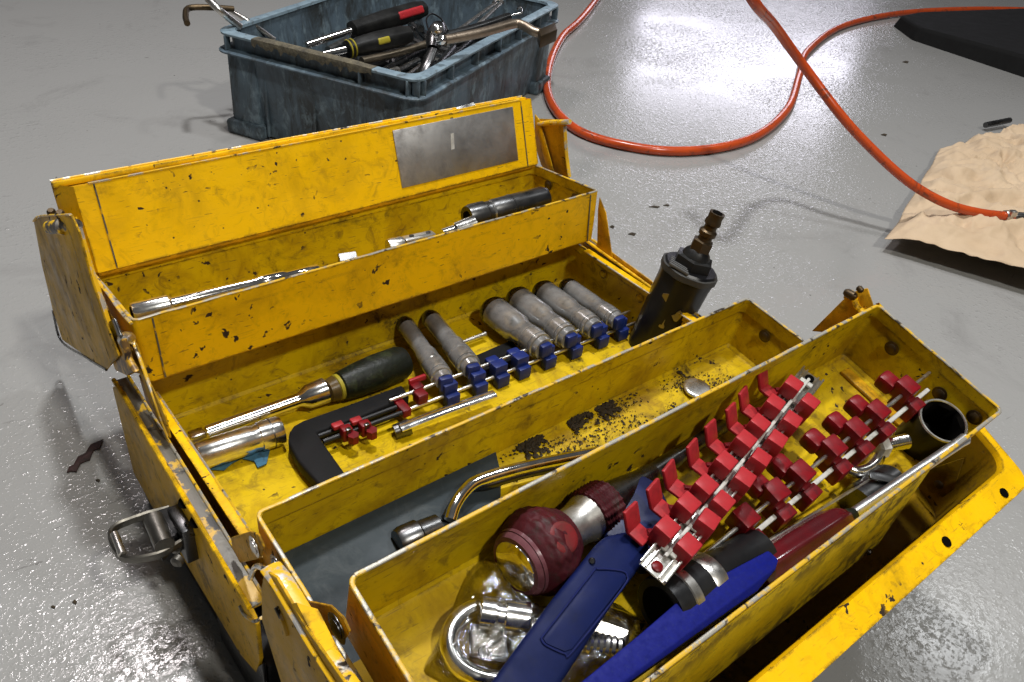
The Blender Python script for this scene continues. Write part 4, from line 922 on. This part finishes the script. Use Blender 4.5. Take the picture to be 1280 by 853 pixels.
# L hook leaning out of the left
rod('hook_rod', [onZ(234, 29, .165), onZ(232, 20, .168), onZ(236, 10, .172), onZ(262, 9, .172), onZ(292, 11, .168)], .0042, brass, 'thin bent metal hook rod leaning out over the left edge of the bin', 'hook')
rod('hook_tip', [onZ(234, 31, .163), onZ(233, 20, .167)], .0062, brass, 'dirty tip of the bent hook rod', 'hook') if 0 else None
rod('pry_bar', [onZ(258, -4, .19), onZ(276, 14, .175), onZ(300, 33, .150)], .0052, nickel, 'pale bent steel bar resting on the left rim of the bin, nearest the hook rod', 'bar')
rod('steel_rod', [onZ(286, 12, .16), (onZ(310, 26, .150)), onZ(343, 49, .120)], .0034, nickel, 'thin steel rod inside the left corner of the bin', 'rod')
def driver(lab, s0, s1, h1, z0, z1, r, mat, rings=None, patch=None):
    p0, p1, p2 = onZ(*s0, z0), onZ(*s1, (z0 + z1) / 2), onZ(*h1, z1)
    t = T('screwdriver', lab, 'screwdriver', p0, 'screwdrivers in the bin')
    shaft('shaft', p0, p1 + (p2 - p1) * .02, [(0, .003), (0, .0052), (1, .0052)], chrome_bright, t)
    d = p2 - p1
    shaft('handle', p1, p2, [(0, .006), (.02, r * .82), (.12, r * .80), (.22, r * .9), (.45, r), (.85, r * .95), (.97, r * .75), (1, r * .4)], mat, t, rfun=lambda d_, a, rr: rr * (1 + .03 * math.cos(a * 6)), seg=48)
    return t, p1, d
t, p1, d = driver('screwdriver with black and red handle, upper one of the two in the bin', (383, 56), (438, 38), (532, 10), .135, .16, .0155, black_pl)
up_ = (V((0, 0, 1)) - d.normalized() * d.normalized().z).normalized(); tc_ = (CAM - p1).normalized(); tc_ = (tc_ - d.normalized() * tc_.dot(d.normalized())).normalized()
c = p1 + d * .72 + tc_ * .0125; vs, fs = g_box(c, basis(d, tc_), (d.length * .34, .008, .012), .003, 3); M('red_inlay', vs, fs, red_pl, t)
t, p1, d = driver('screwdriver with black handle and yellow rings, lower one of the two in the bin', (398, 70), (432, 62), (514, 42), .125, .145, .0155, black_pl)
for k in (.03, .09): shaft('yellow_ring', p1 + d * k, p1 + d * (k + .02), [(0, .0130), (.5, .0138), (1, .0130)], yel_txt, t)
tc_ = (CAM - p1).normalized(); tc_ = (tc_ - d.normalized() * tc_.dot(d.normalized())).normalized()
c = p1 + d * .5 + tc_ * .0135; vs, fs = g_box(c, basis(d, tc_), (.022, .006, .010), .003, 3); M('yellow_mark', vs, fs, yel_txt, t)
rod('brass_bar', [onZ(452, 76, .125), onZ(500, 65, .125), onZ(548, 50, .130)], .0058, m_metal('bronze', (.30, .25, .18), .25, .45, .6), 'bronze coloured round bar lying under the ratchet head in the bin', 'bar')
# adjustable / ratchet wrench standing at the front corner
t = T('ratchet_wrench', 'dark chrome ratchet wrench standing in the front corner of the bin', 'wrench', onZ(527, 98, .12))
rod('shank', [onZ(525, 99, .125), onZ(533, 82, .140), onZ(541, 62, .155)], lambda k: .0105 - .003 * k, gunmetal, parent=t, flat=.6)
a, b = onZ(541, 60, .156), onZ(549, 30, .176)
rod('head', [a, a.lerp(b, .5), b], lambda k: .0085 + .006 * math.sin(k * 3.1), gunmetal, parent=t, flat=.7)
c = onZ(546, 34, .185); shaft('hub', c - V((0, 0, .004)), c + (CAM - c).normalized() * .008, [(0, .009), (.6, .0085), (.9, .005), (1, .002)], chrome, t)
c = onZ(552, 50, .185); shaft('screw', c, c + (CAM - c).normalized() * .008, [(0, .0065), (.6, .0060), (1, .002)], chrome_bright, t)
rod('wire_loop', [onZ(536, 38, .165), onZ(533, 24, .17), onZ(540, 17, .175), onZ(552, 24, .175), onZ(560, 38, .165)], .0012, black_gl, 'thin black wire loop sticking up behind the ratchet wrench', 'wire')
# hooked scraper bar over the right rim
t = T('hook_scraper', 'tan worn hook scraper with a dark square end, over the right bin rim', 'scraper', onZ(560, 50, .17))
rod('bar', [onZ(556, 50, .178), onZ(600, 41, .182), onZ(640, 30, .186), onZ(653, 31, .186), onZ(665, 38, .182), onZ(677, 42, .180)], .0068, m_metal('tan_steel', (.36, .29, .22), .3, .5, .5), parent=t)
vs, fs = g_prism([onZ(673, 36, .188), onZ(694, 27, .188), onZ(697, 36, .188), (onZ(676, 45, .188))], (0, 0, -.018), .002); M('end_block', vs, fs, brass, t)
# spring puller
t = T('spring_puller', 'knurled grey spring puller with a small wire hook, behind the hook scraper', 'spring puller', onZ(553, 46, .15))
rod('barrel', [onZ(553, 46, .155), onZ(598, 34, .160), onZ(636, 21, .165)], .0070, gunmetal, parent=t)
rod('hook', [onZ(636, 20, .165), onZ(645, 17, .168), onZ(652, 15, .170), onZ(651, 9, .172), onZ(647, 11, .172)], .0016, chrome, parent=t)
t = T('tweezers', 'pair of long flat steel tweezer arms pointing up to the far rim of the bin', 'tweezers', onZ(575, 36, .14))
for a, b in (((573, 37), (620, 3)), ((592, 35), (628, 2))): rod('arm', [onZ(*a, .145), onZ(*b, .150)], .0035, nickel, parent=t, flat=.5, smooth=False)
rod('tip', [onZ(617, 3, .150), onZ(622, -1, .151), onZ(629, 3, .150)], .0030, nickel, parent=t)
# loose bars deeper in the bin
deep = [((498, 88), (523, 75), .0045, chrome, 'short bright rod at the bottom of the bin left of the ratchet wrench'),
        ((506, 96), (530, 80), .0035, nickel, 'thin grey rod lowest at the bottom of the bin left of the ratchet wrench'),
        ((476, 90), (530, 62), .0050, gunmetal, 'dark round bar under the bronze bar in the bin'),
        ((534, 97), (567, 60), .0060, gunmetal, 'thick dark bar just right of the ratchet wrench in the bin'),
        ((545, 88), (560, 74), .0040, chrome, 'short bright pin right of the ratchet wrench in the bin'),
        ((540, 92), (590, 50), .0050, gunmetal, 'long dark rod along the front right wall of the bin'),
        ((410, 62), (432, 50), .0055, chrome, 'bright shank crossing under the two screwdrivers in the bin'),
        ((565, 56), (640, 36), .0055, gunmetal, 'dark rod in the shadow under the hook scraper')]
for a, b, r, m_, lab in deep: rod('steel_bar', [onZ(*a, .112), onZ(*b, .112)], r, m_, lab, 'bar', smooth=False)
shaft('nut', onZ(490, 90, .113), onZ(497, 88, .113), [(0, .003), (0, .006), (1, .006), (1, .003)], nickel, None, label='small nut at the bottom of the bin near the bronze bar', cat='nut')
# dark rubbish mass filling the bin
mb = MB()
for _ in range(90):
    c = bp(random.uniform(.06, Lu - .06), random.uniform(.05, Lv - .05), random.uniform(.055, .098)); a = V((random.uniform(-1, 1), random.uniform(-1, 1), random.uniform(-.15, .15))).normalized()
    L = random.uniform(.03, .07); q0, q1 = c - a * L * .5, c + a * L * .5
    def inb(p): l = p - bf; return .035 < l.dot(ub) < Lu - .035 and .035 < l.dot(vb) < Lv - .035
    if inb(q0) and inb(q1): mb.add(*g_lathe(q0, q1, [(0, .003), (0, random.uniform(.004, .009)), (1, random.uniform(.004, .008)), (1, .003)], 8))
mb.add(*g_box(bp(Lu / 2, Lv / 2, .04), (ub, vb, (0, 0, 1)), (Lu - .07, Lv - .07, .05), .01))
mb.make('tool_heap', gunmetal, None, label='dark heap of oily small tools filling the bottom of the bin', cat='tools', kind='stuff')

# ================================================================== HOSE
zh = .0078
P = [onz(820, -110, zh), onz(745, 0, zh), onz(700, 50, zh), onz(684, 110, zh), onz(718, 160, zh), onz(800, 185, zh), onz(880, 187, zh), onz(945, 170, zh), onz(985, 135, zh), onz(999, 95, zh), onz(1011, 62, zh), onz(1060, 30, zh), onz(1150, 14, zh + .002), onz(1280, 12, zh + .002), onz(1400, 22, zh)]
t = T('air_hose', 'orange-red rubber air hose looping over the floor, its raised end lying on the brown paper', 'hose', P[3])
vs, fs = g_tube(P, .0078, 16, 14); M('floor_loop', vs, fs, hose_m, t)
P = [onz(900, -80, .36), onz(940, -2, .31), onz(968, 32, .26), onz(1000, 76, .21), onz(1048, 140, .155), onz(1082, 178, .122), onz(1122, 216, .09), onz(1155, 240, .070), onz(1190, 257, .056), onz(1225, 266, .048), onz(1258, 270, .044)]
vs, fs = g_tube(P, .0064, 18, 14); M('raised_run', vs, fs, hose_m, t)
e0, e1 = P[-1], onz(1330, 272, .042); dd = (e1 - e0).normalized()
M('hose_clamp', *g_lathe(e0 - dd * .004, e0 + dd * .005, [(0, .0076), (.1, .0084), (.9, .0084), (1, .0076)], 24), nickel, t)
vs, fs = g_box(e0 + V((0, -.006, .007)), basis(dd), (.010, .009, .008), .0012); M('clamp_screw', vs, fs, nickel, t)
vs, fs = g_tube([e0 - V((0, .004, .004)), e0 - V((.002, .012, .012))], .0014, 8, 2, False); M('clamp_tail', vs, fs, nickel, t)
shaft('hose_end', e0 + dd * .004, e0 + dd * .012, [(0, .0064), (.8, .0066), (1, .005)], hose_m, t)
shaft('fitting', e0 + dd * .010, e1, [(0, .004), (.05, .0062), (.5, .0062), (.52, .008), (1, .008)], gunmetal, t)

# ================================================================== PAPER
NX, NY = 150, 120
Fl, Fr, Bl, Br = onz(1106, 297, .022), onz(1420, 392, .022), onz(1176, 184, .012), onz(1420, 128, .012)
def paper(s, t_):
    p = Fl.lerp(Fr, s).lerp(Bl.lerp(Br, s), t_)
    bul = math.sin(math.pi * t_) * .035 * (1 - s) ** 3; p = p + (Fl - Fr).normalized() * bul * (-.1)
    p = p + V((noise.noise(V((t_ * 4, 5, 0))) * .018, noise.noise(V((s * 7, 2, 9))) * .012 * (.15 if t_ < .5 else 1.6), 0))
    q = V((p.x * 9, p.y * 9, 0)); h = 0
    for f_, am in ((1, .0040), (2.3, .0045), (5, .0018)):
        nv = noise.noise(q * f_ + V((3.1 * f_, 1, 0))); h += am * (1 - 2.2 * abs(nv))
    for f_, am in ((1.2, .032), (2.8, .016)):
        dd_ = noise.voronoi(q * f_ + V((noise.noise(q * 2) * .5, 0, 7)))[0]; h += am * (.35 - min(.45, dd_[1] - dd_[0]))
    # radial creases round a pinch
    c0 = PC; r = math.hypot(p.x - c0.x, p.y - c0.y); an = math.atan2(p.y - c0.y, p.x - c0.x)
    h += .0055 * math.exp(-r / .06) * math.sin(an * 9 + math.sin(an * 3) * 2) * min(1, r / .01) - .010 * math.exp(-r / .03)
    h *= .3 + .7 * min(1, t_ * 9, s * 12)
    arch = .027 * (1 - t_) ** .7 * (.35 + .65 * min(1, s * 6 + .2)) 
    return V((p.x, p.y, max(.0015, .004 + arch + h)))
PC = onz(1248, 214, .012)
vs = [paper(i / NX, j / NY) for j in range(NY + 1) for i in range(NX + 1)]
fs = [[j * (NX + 1) + i, j * (NX + 1) + i + 1, (j + 1) * (NX + 1) + i + 1, (j + 1) * (NX + 1) + i] for j in range(NY) for i in range(NX)]
pp = M('brown_paper', vs, fs, paper_m, None, label='crumpled sheet of brown kraft paper with the hose end lying on it', cat='paper', sharp=180)
md = pp.modifiers.new('thickness', 'SOLIDIFY'); md.thickness = .0004
p0, p1 = onz(1232, 156, .012), onz(1262, 150, .014)
vs, fs = g_tube([p0, p1], .0055, 12, 2, False); M('steel_fitting', vs, fs, gunmetal, None, label='dark metal fitting poking out behind the brown paper', cat='fitting')
# ================================================================== BLACK RAMP
P = [onz(1116, 32, .0), onz(1140, 50, .0), onz(1290, 100, 0), onz(1420, 150, 0), onz(1430, 40, 0), onz(1280, 28, 0), onz(1140, 28, 0)]
H = [.030, .032, .045, .06, .06, .045, .032]
n = len(P); topP = [p + V((0, 0, h)) for p, h in zip([q.lerp(sum(P, V()) / n, .04) for q in P], H)]
vs = P + topP; fs = [[i, (i + 1) % n, n + (i + 1) % n, n + i] for i in range(n)] + [list(range(n, 2 * n))]
rmp = M('rubber_wheel_chock', vs, fs, m_plain('matt_black', (.008, .008, .008), (.012, .012, .012), .8, 40, .3, spec=.12), None, label='flat black rubber block on the floor beside the far run of the hose', cat='rubber block', sharp=30)
bv = rmp.modifiers.new('bevel', 'BEVEL'); bv.width = .008; bv.segments = 3
# ================================================================== SMALL FLOOR DEBRIS
c = [onz(*q, .002) for q in ((83, 590), (86, 583), (92, 580), (97, 570), (106, 566), (113, 555), (129, 548), (124, 560), (117, 562), (112, 574), (101, 578), (95, 589), (88, 588))]
vs, fs = g_prism(c, (0, 0, -.0015), .0004); M('paint_flake', vs, fs, m_plain('dark_flake', (.06, .03, .028), (.02, .018, .016), .6, 120, .5), None, label='long dark paint flake on the floor left of the toolbox', cat='paint flake')
specks = [(818, 258, 7, 1.3), (833, 256, 4, 1.2), (1132, 77, 4, 1.5), (1105, 168, 4, 1.5), (765, 283, 3, 2), (122, 600, 3, 2), (66, 758, 3, 2), (93, 752, 3, 3), (790, 292, 5, 2)]
mb = MB()
for x, y, a, b in specks:
    mb.add(*g_prism([onz(x - a, y, .001), onz(x, y - b, .001), onz(x + a, y - b * .3, .001), onz(x + a * .6, y + b, .001)], (0, 0, -.0009)))
mb.make('floor_grit', crumb, None, label='tiny dark specks of grit on the grey floor', cat='grit', kind='stuff', smooth=False)
